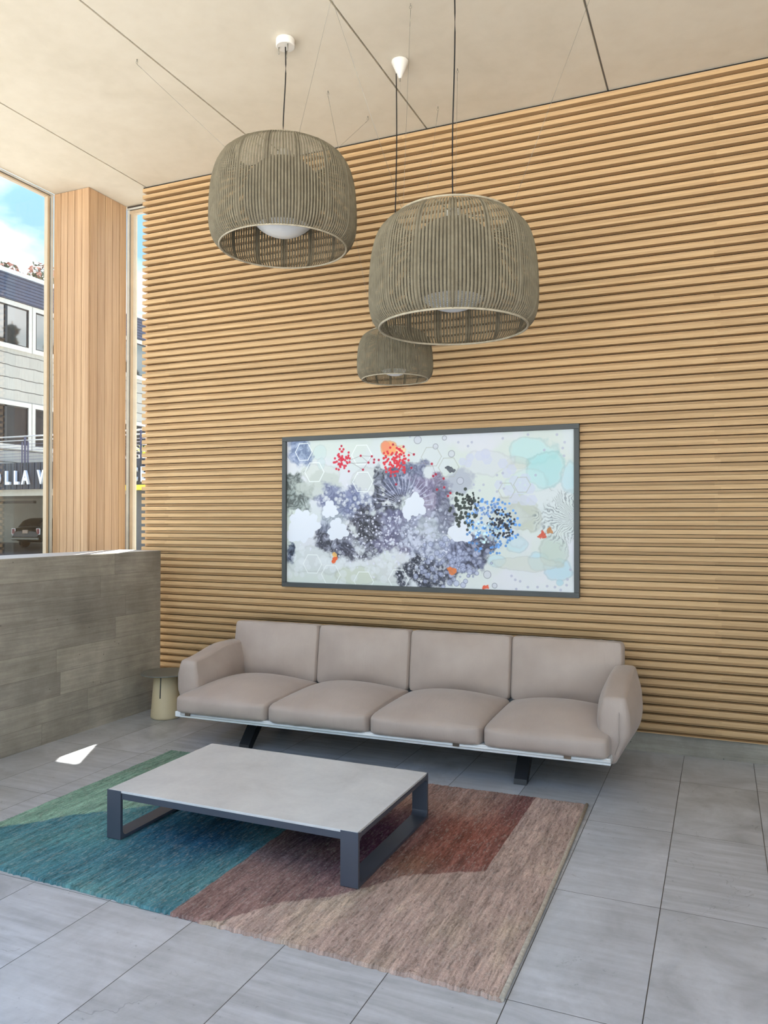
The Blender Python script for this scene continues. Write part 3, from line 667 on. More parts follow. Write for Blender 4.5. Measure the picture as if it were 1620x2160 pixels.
def blend(R, col, w): w = np.clip(w, 0, 1)[..., None]; return R * (1 - w) + col * w
R = blend(R, red, sst((Y - 3.45) / 0.3) * sst((X + 1.65) / 0.25) * (0.55 + 0.5 * med) * sst((4.75 - Y) / 0.5))
R = blend(R, lin((152, 124, 112)), sst((Y - 4.15) / 0.35) * sst((-1.2 - X) / 0.25 + .3) * 0.8)
R = blend(R, lin((112, 72, 70)), np.exp(-((X + 1.10) / 0.09) ** 2) * sst((Y - 4.2) / 0.4) * 0.8)
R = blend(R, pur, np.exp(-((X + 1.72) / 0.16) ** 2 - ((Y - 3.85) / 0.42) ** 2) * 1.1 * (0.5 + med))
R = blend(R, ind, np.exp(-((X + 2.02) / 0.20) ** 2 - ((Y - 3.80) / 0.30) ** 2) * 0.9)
R = blend(R, lin((126, 96, 74)), np.exp(-((X + 1.42) / 0.12) ** 2 - ((Y - 3.62) / 0.16) ** 2) * 0.6)
pb = poly_y([-2.25, -2.10, -1.96, -1.90, -1.814, -1.626, -1.494, -1.404, -1.23, -1.06, -1.05, -0.7], [2.70, 2.74, 2.80, 2.908, 3.038, 3.181, 3.359, 3.493, 3.612, 3.709, 5.2, 5.4], X)
pale_c = blend(np.broadcast_to(pale, X.shape + (3,)), lin((184, 166, 146)), sst((med - 0.4) / 0.3) * 0.8); pale_c = blend(pale_c, lin((168, 146, 138)), sst((big - 0.45) / 0.2) * 0.7)
R = blend(R, pale_c, sst((pb - Y - wob) / 0.022 + 0.5))
lw = sst((-2.205 - X + wob * 0.3) / 0.008 + 0.5)[..., None]
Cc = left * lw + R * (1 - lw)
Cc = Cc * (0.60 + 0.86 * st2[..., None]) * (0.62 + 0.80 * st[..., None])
thread = sst((fbm(X * 190, Y * 40, 40, 2) - 0.60) * 6)[..., None] * 0.42
Cc = Cc * (1 - thread) + (Cc * 0.35 + lin((188, 184, 174)) * 0.65) * thread
dk = sst((fbm(X * 190, Y * 34, 44, 3) - 0.56) * 5)[..., None] * 0.34; Cc = Cc * (1 - dk)
edge = np.minimum(np.minimum(U, 1 - U) * 3.0, np.minimum(V, 1 - V) * 2.0)
Xj = X; Yj = Y + np.where(V < 0.012, (vnoise(X * 60, X * 0, 4) - 0.5) * 0.012, 0) + np.where(V > 0.988, (vnoise(X * 60, X * 0, 6) - 0.5) * 0.012, 0)
Z = 0.0125 + 0.0030 * (st - 0.5) * 2 + 0.002 * (fbm(X * 130, Y * 110, 33, 2) - 0.5) * 2
Z = np.where(edge < 0.006, 0.0005, Z)
def mat_rug():
    t = NT('woven_rug_yarn'); a = t.n('ShaderNodeVertexColor'); a.layer_name = 'dye'; p = t.geo()
    f = t.noise(t.map(p, (1.0, 0.35, 1)), 420, 3, 0.6); w = t.noise(t.map(p, (2.2, 0.6, 1)), 120, 4, 0.6)
    c = t.mix(0.75, a.outputs[0], t.ramp(f, [(0.3, (0.55, 0.55, 0.55, 1)), (0.7, (1.25, 1.25, 1.25, 1))]), 'MULTIPLY')
    t.bump(t.mix(0.5, f, w), 0.7, 0.006)
    return t.set(Base_Color=c, Roughness=0.95, Specular_IOR_Level=0.1)
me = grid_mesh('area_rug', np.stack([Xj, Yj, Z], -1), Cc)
rug = tag(link('area_rug', me, mat_rug()), 'flat woven rug, teal at left and brown mauve at right, under the coffee table', 'rug')
MB().tube([(B_[0] - 0.004, B_[1] + 0.004, 0.009), (-0.727, 3.4, 0.010), (-0.735, 4.1, 0.009), (C_[0] - 0.004, C_[1] - 0.006, 0.009)], 0.0105, 8).build('edge_binding', plain('binding_yarn', srgb(176, 166, 150), 0.95, 0, 0.2, 60, 0.5), rug)

# ---- side table in the corner
stl = tag(empty('side_table', (-4.452, 5.53, 0)), 'small cream conical side table with dark round top, between low wall and sofa', 'table')
M_CREAM = plain('cream_lacquer', srgb(206, 190, 154), 0.5, 0, 0.03)
MB().lathe([(0.118, 0.0), (0.128, 0.006), (0.128, 0.02), (0.100, 0.376), (0.09, 0.378)], 64).build('base', M_CREAM, stl)
MB().lathe([(0.11, -0.004), (0.11, 0.006)], 48).build('foot_pad', M_BLACK, stl, loc=(0, 0, 0.004))
ang = math.atan2(-5.53, 4.452) - 0.42
d = Vector((math.cos(ang), math.sin(ang), 0)); tn = Vector((-d.y, d.x, 0)); ba = d * 0.1005 + Vector((0, 0, 0.376)); bb = d * 0.1165 + Vector((0, 0, 0.185)); nn = (bb - ba).normalized()
mb = MB(); vs = []
for p in (ba, bb):
    for s in (-1, 1):
        for o_ in (-0.004, 0.0022): vs.append(mb.bm.verts.new(p + tn * s * 0.0042 + d * o_))
for f in ((0, 1, 3, 2), (4, 6, 7, 5), (0, 4, 5, 1), (2, 3, 7, 6), (1, 5, 7, 3), (0, 2, 6, 4)): mb.bm.faces.new([vs[i] for i in f])
mb.build('slot', M_BLACK, stl)
MB().lathe([(0.20, 0.379), (0.212, 0.382), (0.213, 0.388), (0.209, 0.391)], 72).build('top', plain('dark_grey_disc', srgb(112, 113, 108), 0.6, 0.0), stl)

# ================================================================== pendant lamps
M_CORD = plain('black_cord', srgb(14, 14, 15), 0.6)
M_WIRE = plain('steel_wire', srgb(150, 146, 134), 0.35, 0.6)
M_CANOPY = plain('white_canopy', srgb(226, 222, 212), 0.45, 0, 0.02)
M_OPAL = plain('opal_globe', srgb(226, 228, 228), 0.35, 0, 0.01)
M_RIM = plain('rim_cord', srgb(172, 162, 140), 0.7, 0, 0.15, 40)
M_COVER = plain('taupe_metal_cover', srgb(112, 104, 88), 0.6)
NR = 150
def mat_weave():
    t = NT('woven_outdoor_cord'); s = t.sep(t.coord())
    a = t.math('MULTIPLY', t.math('ARCTAN2', s[1], s[0]), NR / (2 * PI)); fa = t.math('FRACT', t.math('ADD', a, 200.5))
    d = t.math('ABSOLUTE', t.math('SUBTRACT', fa, 0.5))                      # 0.5 in the groove between two ribs
    row = t.math('FRACT', t.math('MULTIPLY', s[2], 130.0)); rn = t.noise(t.coord(), 60, 2)
    groove = t.math('GREATER_THAN', t.math('ADD', d, t.math('MULTIPLY', t.math('SUBTRACT', rn, 0.5), 0.10)), 0.333)
    seam = t.math('ABSOLUTE', t.math('SUBTRACT', t.math('FRACT', t.math('ADD', t.math('DIVIDE', a, 10.0), 20.5)), 0.5))
    hole = t.math('MULTIPLY', t.math('MULTIPLY', groove, t.math('LESS_THAN', row, 0.72)), t.math('GREATER_THAN', seam, 0.06))
    n = t.noise(t.map(t.coord(), (1, 1, 1)), 18, 5, 0.6)
    c = t.ramp(n, [(0.3, srgb(112, 104, 86)), (0.7, srgb(134, 126, 106))])
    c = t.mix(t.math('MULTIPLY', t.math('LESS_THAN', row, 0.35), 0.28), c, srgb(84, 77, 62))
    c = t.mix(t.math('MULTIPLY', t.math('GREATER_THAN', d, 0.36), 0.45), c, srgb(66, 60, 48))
    t.bump(row, 0.25, 0.002)
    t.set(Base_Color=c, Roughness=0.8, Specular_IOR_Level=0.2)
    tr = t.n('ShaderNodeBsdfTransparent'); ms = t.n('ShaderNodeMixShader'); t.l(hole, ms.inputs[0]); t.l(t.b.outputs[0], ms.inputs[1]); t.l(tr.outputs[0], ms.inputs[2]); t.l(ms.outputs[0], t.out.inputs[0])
    return t.m
M_WEAVE = mat_weave()
PROF = [(0.875, 0.0), (0.905, 0.02), (0.945, 0.055), (0.975, 0.105), (0.993, 0.17), (1.0, 0.25), (1.0, 0.35), (0.994, 0.46), (0.985, 0.56), (0.97, 0.66), (0.948, 0.745), (0.915, 0.82), (0.87, 0.885), (0.81, 0.94), (0.75, 0.975), (0.69, 0.995), (0.665, 1.0)]
def shade_mesh(R, h):
    # resample the profile smoothly
    pr = np.array(PROF); t = np.concatenate([[0], np.cumsum(np.hypot(*(np.diff(pr, axis=0) * [R, h]).T))]); n = 56
    tt = np.linspace(0, t[-1], n); rr = np.interp(tt, t, pr[:, 0]) * R; zz = np.interp(tt, t, pr[:, 1]) * h
    for _ in range(3): rr[1:-1] = (rr[:-2] + 2 * rr[1:-1] + rr[2:]) / 4; zz[1:-1] = (zz[:-2] + 2 * zz[1:-1] + zz[2:]) / 4
    m = NR * 8; th = np.arange(m + 1) * 2 * PI / m
    rib = np.abs(np.cos(th * NR / 2)) ** 0.8; sm = np.cos(th * NR / 20) ** 2 > 0.992
    amp = 0.021 * R
    Rg = rr[:, None] + amp * (rib[None, :] - 0.6) + 0.006 * R * sm[None, :]
    P = np.stack([Rg * np.cos(th)[None], Rg * np.sin(th)[None], np.repeat(zz[:, None], m + 1, 1)], -1)
    P = P[:, ::-1]
    me = grid_mesh('shade', P[::-1].copy()); bm = bmesh.new(); bm.from_mesh(me); bmesh.ops.remove_doubles(bm, verts=bm.verts, dist=1e-6); bmesh.ops.recalc_face_normals(bm, faces=bm.faces); bm.to_mesh(me); bm.free()
    return me
SH_L = shade_mesh(0.492, 0.635); SH_S = shade_mesh(0.268, 0.333)
def pendant(label, canopy_xy, center_xy, z0, R, h, me, hooks, cone, rg, zg):
    cx_, cy_ = canopy_xy; o = tag(empty('pendant_lamp', (cx_, cy_, H_CEIL)), label, 'lamp', 'woven pendant lamps')
    cen = Vector((center_xy[0] - cx_, center_xy[1] - cy_, z0 - H_CEIL))
    if cone:
        can = MB().lathe([(0.060, -0.002), (0.0615, -0.012), (0.012, -0.125), (0.008, -0.128)], 40).build('canopy', M_CANOPY, o)
        MB().lathe([(0.056, 0), (0.056, -0.004)], 40).build('gap_ring', M_CORD, can)
        MB().tube([(0, 0, -0.126), (0, 0, -0.148)], 0.0045, 6).build('cable_nipple', M_WIRE, can)
        MB().tube([(0, 0, -0.14), (0.001, 0, -0.24)], 0.0008, 5).build('wire_end', M_WIRE, can)
        a0 = Vector((-0.022, -0.018, -0.098))
    else:
        can = MB().lathe([(0.063, 0), (0.064, -0.003), (0.064, -0.046), (0.060, -0.050)], 48).build('canopy', M_CANOPY, o)
        for a in (3.5, 5.6, 1.9): MB().tube([(0.045 * math.cos(a), 0.045 * math.sin(a), -0.048), (0.045 * math.cos(a), 0.045 * math.sin(a), -0.10)], [0.0045, 0.0025], 6).build('cable_gripper', M_WIRE, can)
        a0 = Vector((0, 0, -0.05))
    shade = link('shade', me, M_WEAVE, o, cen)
    MB().ring((0, 0, 0), R * 0.868, 0.0065 if R > 0.4 else 0.005, 128).build('bottom_rim', M_RIM, shade)
    MB().ring((0, 0, h), R * 0.668, 0.0065 if R > 0.4 else 0.005, 96).build('top_rim', M_RIM, shade)
    gl = MB().lathe([(rg * math.sin(PI * k / 24) + 1e-4, -rg * math.cos(PI * k / 24)) for k in range(25)], 48, close=False).build('globe', M_OPAL, o, loc=(cen.x, cen.y, zg - H_CEIL))
    MB().lathe([((rg + 0.004) * math.sin(a_), -(rg + 0.004) * math.cos(a_)) for a_ in [math.radians(d_) for d_ in range(42, 181, 6)]], 48, close=False).build('globe_cover', M_COVER, gl)
    MB().lathe([(0.05, rg - 0.02), (0.05, rg + 0.05), (0.02, rg + 0.06)], 24).build('socket', M_CANOPY, gl)
    for k in range(3):
        a = 2 * PI * k / 3 + 0.5; MB().tube([(0.04 * math.cos(a), 0.04 * math.sin(a), zg + rg + 0.03 - z0), (R * 0.668 * math.cos(a), R * 0.668 * math.sin(a), h)], 0.0035, 6).build('frame_arm', M_RIM, shade)
    top_pt = Vector((cen.x, cen.y, zg + rg + 0.05 - H_CEIL)); mid = (a0 * 0.6 + top_pt * 0.4) + Vector((0.004, 0.0, 0))
    pts = [a0.lerp(top_pt, t) + Vector((0.006 * math.sin(PI * t * 2), 0, 0)) for t in [i / 12 for i in range(13)]]
    MB().tube(pts, 0.0042, 8).build('cord', M_CORD, o)
    for hx, hy in hooks:
        hk = Vector((hx - cx_, hy - cy_, 0)); dr = Vector((hk.x - cen.x, hk.y - cen.y, 0)).normalized()
        at = cen + dr * (R * 0.668) + Vector((0, 0, h)); st_ = hk + Vector((0, 0, -0.035))
        w = MB().tube([st_, st_.lerp(at, 0.5), at], 0.0010, 5).build('stay_wire', M_WIRE, o)
        mb = MB(); mb.tube([hk, hk + Vector((0, 0, -0.014))], 0.0035, 6)
        mb.tube([hk + Vector((0.008 * math.sin(t), 0, -0.022 + 0.009 * math.cos(t))) for t in [2 * PI * i / 10 for i in range(11)]], 0.0014, 5)
        mb.tube([st_, st_.lerp(at, 0.05)], 0.0020, 5); mb.build('ceiling_hook', M_WIRE, w)
    return o
pendant('large woven pendant lamp at the left, hanging from a flat white canopy', (-2.709, 4.590), (-2.722, 4.590), 3.565, 0.492, 0.635, SH_L, ((-3.79, 4.37), (-2.611, 5.727), (-1.87, 3.83)), False, 0.265, 3.905)
pendant('large woven pendant lamp at the right, lowest of the two big shades', (-1.432, 4.365), (-1.440, 4.365), 2.845, 0.498, 0.645, SH_L, ((-1.74, 5.377), (-0.56, 4.50), (-2.05, 3.70)), False, 0.27, 3.215)
pendant('small woven pendant lamp behind the big right one, hanging from a white cone canopy', (-2.084, 5.121), (-2.122, 5.121), 2.715, 0.268, 0.335, SH_S, ((-2.736, 5.27), (-2.042, 5.813), (-1.792, 4.579)), True, 0.145, 2.885)
ART = {'red': [(0.728, 0.148), (0.801, 0.208), (0.75, 0.268), (0.832, 0.156), (0.852, 0.209), (0.855, 0.185), (0.897, 0.189), (1.216, 0.152), (1.194, 0.264), (1.375, 0.235), (1.409, 0.322), (1.387, 0.336), (1.477, 0.358), (1.482, 0.431), (1.42, 0.448), (1.535, 0.478), (1.515, 0.501), (1.007, 0.328), (1.056, 0.399), (1.028, 0.063), (1.124, 0.084), (0.544, 0.058), (0.615, 0.278)], 'redclus': [(0.544, 0.176, 0.095, 50), (1.051, 0.204, 0.13, 95)], 'lines': [((0.614, 0.186), (0.728, 0.148)), ((0.618, 0.191), (0.75, 0.268)), ((0.728, 0.148), (0.801, 0.208)), ((0.618, 0.211), (0.801, 0.208)), ((0.728, 0.148), (0.832, 0.156)), ((0.75, 0.268), (0.832, 0.156)), ((1.164, 0.129), (1.216, 0.152)), ((1.147, 0.218), (1.375, 0.235)), ((1.375, 0.235), (1.409, 0.322)), ((1.387, 0.336), (1.42, 0.448)), ((1.409, 0.322), (1.482, 0.431)), ((1.477, 0.358), (1.482, 0.431)), ((1.42, 0.448), (1.535, 0.478)), ((1.042, 0.068), (1.124, 0.096)), ((1.164, 0.242), (1.194, 0.264))], 'dots': [((1.644, 0.615), 0.12, 0.17, 75, 0.0135, (48, 56, 50)), ((1.877, 0.74), 0.23, 0.24, 150, 0.011, (88, 146, 214)), ((1.964, 0.724), 0.115, 0.12, 95, 0.0095, (22, 28, 44)), ((1.717, 0.538), 0.06, 0.06, 25, 0.009, (20, 26, 24)), ((1.813, 0.802), 0.13, 0.1, 50, 0.01, (190, 215, 225)), ((1.83, 0.616), 0.12, 0.08, 30, 0.01, (120, 150, 200))], 'blobs': [((0.113, 0.094), 0.119, 0.125, (120, 140, 185), 0.8, 1), ((0.094, 0.454), 0.136, 0.167, (130, 142, 138), 0.8, 2), ((0.365, 0.39), 0.221, 0.1, (205, 214, 208), 0.8, 0), ((0.535, 0.527), 0.187, 0.125, (120, 128, 172), 0.85, 1), ((0.72, 0.595), 0.119, 0.134, (125, 135, 175), 0.7, 1), ((1.007, 0.482), 0.144, 0.192, (88, 92, 112), 0.95, 2), ((1.182, 0.372), 0.153, 0.15, (112, 118, 152), 0.9, 1), ((1.336, 0.486), 0.153, 0.15, (150, 138, 172), 0.85, 1), ((1.042, 0.743), 0.204, 0.134, (128, 128, 165), 0.9, 1), ((0.775, 0.76), 0.153, 0.15, (92, 92, 108), 0.95, 2), ((0.517, 0.879), 0.221, 0.125, (100, 102, 122), 0.9, 2), ((0.684, 0.96), 0.187, 0.084, (118, 120, 142), 0.8, 2), ((1.182, 0.887), 0.255, 0.1, (120, 118, 150), 0.85, 1), ((1.487, 0.646), 0.085, 0.184, (110, 112, 140), 0.85, 1), ((1.619, 0.38), 0.102, 0.084, (165, 170, 195), 0.6, 0), ((1.668, 0.944), 0.187, 0.15, (92, 98, 132), 0.95, 2), ((1.387, 0.948), 0.187, 0.117, (150, 158, 190), 0.7, 1), ((1.319, 0.79), 0.187, 0.15, (170, 178, 200), 0.6, 1), ((1.285, 1.142), 0.221, 0.117, (78, 84, 104), 0.95, 3), ((1.454, 1.105), 0.102, 0.1, (110, 116, 140), 0.8, 3), ((2.428, 0.678), 0.162, 0.167, (118, 130, 142), 0.8, 4), ((0.046, 0.987), 0.051, 0.084, (60, 72, 100), 0.9, 2), ((0.46, 0.678), 0.119, 0.117, (150, 160, 185), 0.6, 1)], 'wash': [((2.204, 0.149), 0.187, 0.117, (170, 222, 224), 0.8), ((2.31, 0.296), 0.153, 0.134, (140, 212, 215), 0.85), ((2.158, 0.39), 0.153, 0.1, (190, 225, 225), 0.5), ((2.517, 0.368), 0.085, 0.117, (165, 215, 228), 0.8), ((2.065, 0.884), 0.093, 0.075, (175, 215, 226), 0.9), ((1.924, 1.024), 0.085, 0.058, (180, 218, 230), 0.9), ((2.256, 1.017), 0.085, 0.067, (170, 214, 228), 0.9), ((2.405, 1.088), 0.102, 0.084, (160, 208, 228), 0.9), ((2.42, 1.181), 0.031, 0.027, (150, 205, 222), 0.9), ((2.112, 0.678), 0.187, 0.117, (172, 182, 160), 0.85), ((2.065, 0.587), 0.204, 0.084, (175, 186, 168), 0.6), ((2.369, 0.932), 0.102, 0.117, (172, 196, 182), 0.85), ((2.127, 1.042), 0.272, 0.058, (196, 204, 192), 0.7), ((0.346, 0.305), 0.204, 0.1, (200, 212, 200), 0.7), ((0.792, 0.364), 0.153, 0.1, (195, 206, 196), 0.6), ((0.27, 1.051), 0.272, 0.134, (200, 212, 210), 0.7), ((0.702, 1.174), 0.187, 0.084, (200, 212, 190), 0.8), ((1.007, 1.133), 0.204, 0.1, (205, 212, 212), 0.6), ((2.081, 0.252), 0.102, 0.05, (190, 196, 182), 0.5), ((0.336, 0.102), 0.068, 0.067, (185, 215, 215), 0.6), ((0.346, 0.204), 0.042, 0.05, (180, 212, 214), 0.6), ((0.989, 0.091), 0.071, 0.067, (245, 150, 80), 0.95), ((0.962, 0.074), 0.037, 0.042, (238, 110, 70), 0.8), ((1.103, 0.114), 0.048, 0.047, (248, 205, 140), 0.8), ((1.846, 0.23), 0.204, 0.1, (205, 210, 224), 0.6), ((1.893, 0.74), 0.255, 0.217, (205, 215, 225), 0.5)], 'flow': [((0.483, 1.038), 0.0442, (232, 90, 40)), ((0.476, 1.005), 0.034, (240, 190, 110)), ((1.55, 1.107), 0.0442, (225, 120, 55)), ((2.286, 0.809), 0.0442, (205, 70, 40)), ((2.339, 0.791), 0.034, (185, 120, 60)), ((1.845, 1.234), 0.0374, (228, 80, 45)), ((1.534, 0.295), 0.0476, (70, 74, 84))], 'splat': [((0.173, 0.746), 0.1496, 9), ((0.075, 0.815), 0.085, 5), ((0.507, 0.786), 0.0986, 7), ((1.225, 0.574), 0.0986, 6), ((1.164, 0.646), 0.051, 5), ((0.432, 0.61), 0.0765, 8), ((1.619, 0.788), 0.102, 5)], 'hex': [((0.279, 0.278), 0.0952), ((0.737, 0.14), 0.0952), ((0.747, 0.372), 0.0952), ((0.261, 1.085), 0.0918), ((0.442, 1.173), 0.0918), ((0.757, 1.222), 0.0918), ((1.078, 1.196), 0.0918), ((0.172, 0.096), 0.085)], 'hexg': [((1.37, 0.176), 0.0884), ((1.52, 0.268), 0.0884), ((2.003, 0.464), 0.068), ((2.127, 0.42), 0.068)], 'hexf': [((2.112, 0.45), 0.051), ((2.188, 0.451), 0.051), ((2.15, 0.375), 0.051), ((2.066, 0.389), 0.051), ((2.019, 0.464), 0.051), ((2.204, 0.542), 0.051), ((1.972, 0.249), 0.0476), ((2.042, 0.297), 0.0476), ((1.846, 0.214), 0.0476), ((1.782, 0.181), 0.0476), ((1.83, 0.167), 0.0476), ((2.003, 0.326), 0.0476), ((2.142, 0.542), 0.051), ((1.636, 0.224), 0.0374), ((1.685, 0.241), 0.0374), ((2.065, 0.526), 0.051), ((1.941, 0.417), 0.0442), ((1.701, 0.194), 0.0408)], 'ring': [((1.845, 1.134), 0.0323), ((1.905, 1.22), 0.0221), ((1.25, 0.033), 0.034), ((1.407, 0.093), 0.0238), ((1.545, 0.158), 0.0289), ((1.484, 0.026), 0.0204), ((1.619, 0.38), 0.0306)], 'gd': [(2.459, 0.099), (2.444, 0.143), (2.454, 0.203), (2.302, 0.153), (1.972, 0.325), (1.925, 0.34), (1.956, 0.402), (1.98, 0.448), (1.925, 0.471), (1.814, 0.415), (1.733, 0.413), (1.782, 0.461), (2.248, 1.22), (2.323, 1.21), (2.172, 1.223), (2.111, 1.179), (2.072, 1.168), (2.042, 1.139), (2.08, 1.241), (2.383, 1.215), (2.472, 1.197), (2.501, 1.078), (2.479, 1.153), (2.427, 1.236), (2.234, 0.347), (1.182, 0.001), (1.717, 0.07), (1.685, 0.1), (1.972, 0.049), (2.174, 0.027), (2.4, 0.037), (1.603, 0.066)], 'orb': [(1.57, 0.064)]}

# ================================================================== framed abstract print
FX0, FX1, FZ0, FZ1 = -3.600, -0.991, 1.124, 2.456; AX, AZ, AW, AH = -3.563, 2.416, 2.529, 1.252
fr = tag(empty('framed_artwork', (-2.2955, 6.09, 1.79)), 'wide dark framed abstract print of ink blooms, red and blue dots on the slat wall', 'picture')
M_PFRAME = plain('charcoal_frame', srgb(70, 74, 74), 0.5, 0, 0.04)
def fb(x0, x1, z0, z1): return dict(x0=x0 + 2.2955, x1=x1 + 2.2955, y0=-0.038, y1=0.0, z0=z0 - 1.79, z1=z1 - 1.79)
mb = MB(); w = 0.040
# one moulding with mitred look: four bars bevelled slightly
mb.box(**fb(FX0, FX1, FZ1 - w, FZ1), bevel=0.003); mb.box(**fb(FX0, FX1, FZ0, FZ0 + w), bevel=0.003)
mb.box(**fb(FX0, FX0 + w, FZ0 + w, FZ1 - w), bevel=0.003); mb.box(**fb(FX1 - w, FX1, FZ0 + w, FZ1 - w), bevel=0.003)
mb.build('frame', M_PFRAME, fr)
MB().box(FX0 + w * .5 + 2.2955, FX1 - w * .5 + 2.2955, -0.012, 0.0, FZ0 + w * .5 - 1.79, FZ1 - w * .5 - 1.79).build('backing', M_PFRAME, fr)
def paint():
    w, h = 860, 426
    S, T = np.meshgrid(np.linspace(0, AW, w), np.linspace(0, AH, h)); r = np.random.default_rng(5)
    rgb = np.broadcast_to(np.array((208, 216, 218.0)), S.shape + (3,)).copy()
    n1 = fbm(S * 2.2, T * 2.2, 50, 5); n2 = fbm(S * 9, T * 9, 60, 5); n3 = fbm(S * 26, T * 26, 70, 4); n4 = fbm(S * 60, T * 60, 80, 3)
    wx = S + 0.08 * (fbm(S * 7, T * 7, 91, 4) - .5) * 2; wy = T + 0.08 * (fbm(S * 7, T * 7, 95, 4) - .5) * 2
    swirl = np.abs(fbm(wx * 22, wy * 22, 99, 4) - 0.5) * 2
    def put(c, a): nonlocal rgb; a = np.clip(a, 0, 1)[..., None]; rgb = rgb * (1 - a) + np.asarray(c, float) * a
    put((206, 216, 208), sst((n1 - 0.45) * 5) * 0.7); put((216, 216, 228), sst((fbm(S * 3, T * 3, 55, 4) - 0.5) * 5) * 0.6)
    put((226, 230, 234), sst((T - 1.0) * 3) * 0.6 * (S > 1.2))
    for (c, rx, ry, col, al) in ART['wash']:
        d = np.hypot((S - c[0]) / rx, (T - c[1]) / ry); a = sst((1.05 - d + (n2 - .5) * 0.9) * 3.2) * al
        col = tuple(0.72 * x + 0.28 * 205 for x in col) if max(col) < 240 or col[2] > 150 else col; put(col, a * (0.65 + 0.35 * n1)); put(np.array(col) * 0.86, al * 0.5 * np.exp(-((d - (n2 - .5) * 0.9 - 0.95) / 0.07) ** 2))
    for (c, rx, ry, col, al, tx) in ART['blobs']:
        rx *= 1.12; ry *= 1.12; d = np.hypot((S - c[0]) / rx, (T - c[1]) / ry); a = sst((1.12 - d + (n2 - .5) * 1.3 + (n3 - .5) * 0.5) * 2.6) * al; col = tuple(x * 0.93 for x in col)
        if tx == 0: put(col, a); continue
        base = np.array(col, float)
        if tx == 4:
            th = np.arctan2(T - c[1] - 0.02, S - c[0] - 0.11); ln = np.abs(np.sin(th * 22 + n2 * 22 + n1 * 14)) ** 8
            put((206, 216, 216), a * .5); put(base * 0.7, a * ln * 0.75); put((196,206,206), a * sst(n3 * 3 - 1.2) * 0.5); continue
        put(base, a * (0.70 + 0.3 * n3)); sw = (1 - sst(swirl * 3.4))
        if tx == 2: put(base * 0.45, a * sw * 0.85); put((188, 192, 208), a * sst((swirl - 0.42) * 5) * 0.7)
        elif tx == 3: put(base * 0.5, a * sst((np.abs(n4 - .5) * 9)) * 0.8); put((214, 218, 226), a * sst((n4 - .58) * 9) * 0.9)
        else: put(base * 0.74, a * sw * 0.7); put((206, 210, 226), a * sst((swirl - 0.36) * 4) * 0.75)
    # radiating pale veins above the middle bloom
    c = (1.12, 0.575); th = np.arctan2(T - c[1], S - c[0]); d = np.hypot(S - c[0], (T - c[1]))
    put((196, 198, 222), sst((0.30 - d) * 12) * (np.sin(th * 40 + 5 * n2) > 0.72) * (T < 0.58) * (d > 0.06) * 0.7)
    def near(c, R):
        i0 = max(0, int((c[1] - R) / AH * h) - 1); i1 = min(h, int((c[1] + R) / AH * h) + 3); j0 = max(0, int((c[0] - R) / AW * w) - 1); j1 = min(w, int((c[0] + R) / AW * w) + 3)
        return slice(i0, i1), slice(j0, j1)
    px = AW / w
    def disc(c, R, col, al=1.0, ring=None):
        a, b = near(c, R * 1.3)
        if a.start >= a.stop or b.start >= b.stop: return
        d = np.hypot(S[a, b] - c[0], T[a, b] - c[1]); k = np.clip((R - d) / px + 0.5, 0, 1) * al
        if ring: k = k * np.clip((d - R + ring) / px + 0.5, 0, 1)
        rgb[a, b] = rgb[a, b] * (1 - k[..., None]) + np.asarray(col, float) * k[..., None]
    def seg(p, q, wd, col, al=1.0):
        p = np.array(p); q = np.array(q); c = (p + q) / 2; a, b = near(c, np.hypot(*(q - p)) / 2 + wd)
        if a.start >= a.stop or b.start >= b.stop: return
        v = q - p; t = np.clip(((S[a, b] - p[0]) * v[0] + (T[a, b] - p[1]) * v[1]) / (v @ v), 0, 1); d = np.hypot(S[a, b] - p[0] - t * v[0], T[a, b] - p[1] - t * v[1])
        k = np.clip((wd / 2 - d) / px + 0.5, 0, 1) * al; rgb[a, b] = rgb[a, b] * (1 - k[..., None]) + np.asarray(col, float) * k[..., None]
    def hexa(c, R, col, wd, al, skip=()):
        P_ = [(c[0] + R * math.cos(PI / 3 * k), c[1] + R * math.sin(PI / 3 * k)) for k in range(7)]
        for k in range(6):
            if k not in skip: seg(P_[k], P_[k + 1], wd, col, al)
    def hexfill(c, R, col, al):
        a, b = near(c, R); x = np.abs(S[a, b] - c[0]); y = np.abs(T[a, b] - c[1]); d = np.maximum(y, x * 0.866 + y * 0.5); k = np.clip((R * 0.866 - d) / px + .5, 0, 1) * al
        rgb[a, b] = rgb[a, b] * (1 - k[..., None]) + np.asarray(col, float) * k[..., None]
    # speckle and pale cells
    for _ in range(420): disc((r.normal(0.95, 0.30), r.normal(0.86, 0.17)), r.choice([0.003, 0.004, 0.006, 0.009]), (222, 224, 238), 0.85)
    for _ in range(130): disc((r.normal(1.22, 0.14), r.normal(0.86, 0.13)), r.uniform(0.008, 0.022), (202, 208, 224), 0.6); 
    for _ in range(150):
        c = (r.normal(1.55, 0.12), r.normal(1.05, 0.08)); R = r.uniform(0.008, 0.026); disc(c, R, (176, 184, 212), 0.7); disc(c, R, (84, 90, 122), 0.6, 0.004)
    for _ in range(90): disc((r.uniform(0.0, 1.2), r.normal(1.08, 0.07)), r.uniform(0.01, 0.04), (222, 228, 232), 0.5)
    for _ in range(60): disc((r.uniform(0.35, 1.0), r.normal(0.52, 0.04)), r.uniform(0.008, 0.02), (222, 226, 228), 0.6)
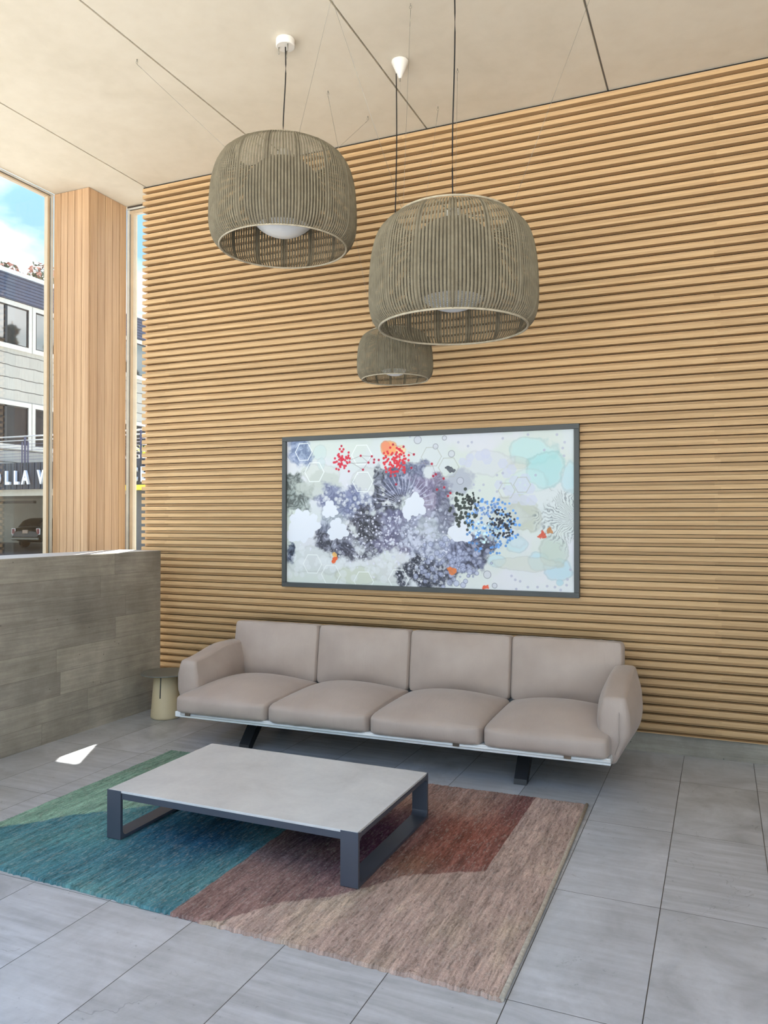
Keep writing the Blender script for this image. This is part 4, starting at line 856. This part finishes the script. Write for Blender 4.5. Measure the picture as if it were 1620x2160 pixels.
    for (c, R, nl) in ART['splat']:
        a, b = near(c, R * 1.6); th = np.arctan2(T[a, b] - c[1], S[a, b] - c[0]); d = np.hypot(S[a, b] - c[0], T[a, b] - c[1]); ph = r.uniform(0, 6)
        rad = R * (0.82 + 0.20 * np.abs(np.sin(th * nl / 2 + ph)) + 0.12 * np.sin(th * 3 + ph * 2) + 0.28 * (n3[a, b] - .5)) ; k = np.clip((rad - d) / px + .5, 0, 1)
        rgb[a, b] = rgb[a, b] * (1 - k[..., None]) + np.array((222, 228, 238.0)) * k[..., None]
    for c, R in ART['hexf']: hexfill(c, R * 0.93, (196, 202, 222), 0.62)
    for c, R in ART['hexg']: hexa(c, R, (166, 170, 160), 0.006, 0.6)
    for c, R in ART['hex']: hexa(c, R, (234, 240, 240), 0.007, 0.9)
    for p in ART['gd']: disc(p, 0.0105, (170, 174, 196), 0.7)
    for c, R in ART['ring']: disc(c, R, (196, 200, 212), 0.6); disc(c, R, (110, 116, 128), 0.8, 0.004)
    for p, q in ART['lines']: seg(p, q, 0.003, (110, 104, 110), 0.7)
    for (c, sx, sy, n, R, col) in ART['dots']:
        for _ in range(n):
            a = r.uniform(0, 2 * PI); q = r.random() ** 0.62; v = np.array(col) * r.uniform(0.85, 1.15)
            disc((c[0] + sx * q * math.cos(a), c[1] + sy * q * math.sin(a)), R * r.uniform(0.8, 1.1), np.clip(v, 0, 255), 0.95)
    for (cx_, cy_, R, n) in ART['redclus']:
        for _ in range(n):
            a = r.uniform(0, 2 * PI); q = r.random() ** 0.75; disc((cx_ + R * q * math.cos(a), cy_ + R * q * math.sin(a)), 0.0105, (206, 38, 62) if R < 0.1 else (216, 44, 58), 0.95)
    for p in ART['red']: disc(p, 0.0105, (190, 34, 62), 0.95); disc(p, 0.004, (96, 24, 44), 0.8)
    for (c, R, col) in ART['flow']:
        a, b = near(c, R * 1.6); th = np.arctan2(T[a, b] - c[1], S[a, b] - c[0]); d = np.hypot(S[a, b] - c[0], T[a, b] - c[1])
        rad = R * (0.75 + 0.10 * np.sin(th * 3 + c[0] * 30) + 1.5 * (n3[a, b] - .5)); k = np.clip((rad - d) / px + .5, 0, 1) * (0.75 + 0.25 * n4[a, b])
        rgb[a, b] = rgb[a, b] * (1 - k[..., None]) + np.asarray(col, float) * k[..., None]
    P_ = np.stack([S + AX + 2.2955, np.full(S.shape, -0.0135), AZ - T - 1.79], -1)
    return P_[::-1].copy(), lin(np.clip(rgb, 0, 255))[::-1].copy()
P_, C_rgb = paint()
def mat_print():
    t = NT('printed_canvas'); a = t.n('ShaderNodeVertexColor'); a.layer_name = 'dye'
    return t.set(Base_Color=a.outputs[0], Roughness=0.32, Specular_IOR_Level=0.35)
link('print', grid_mesh('print', P_, C_rgb), mat_print(), fr)
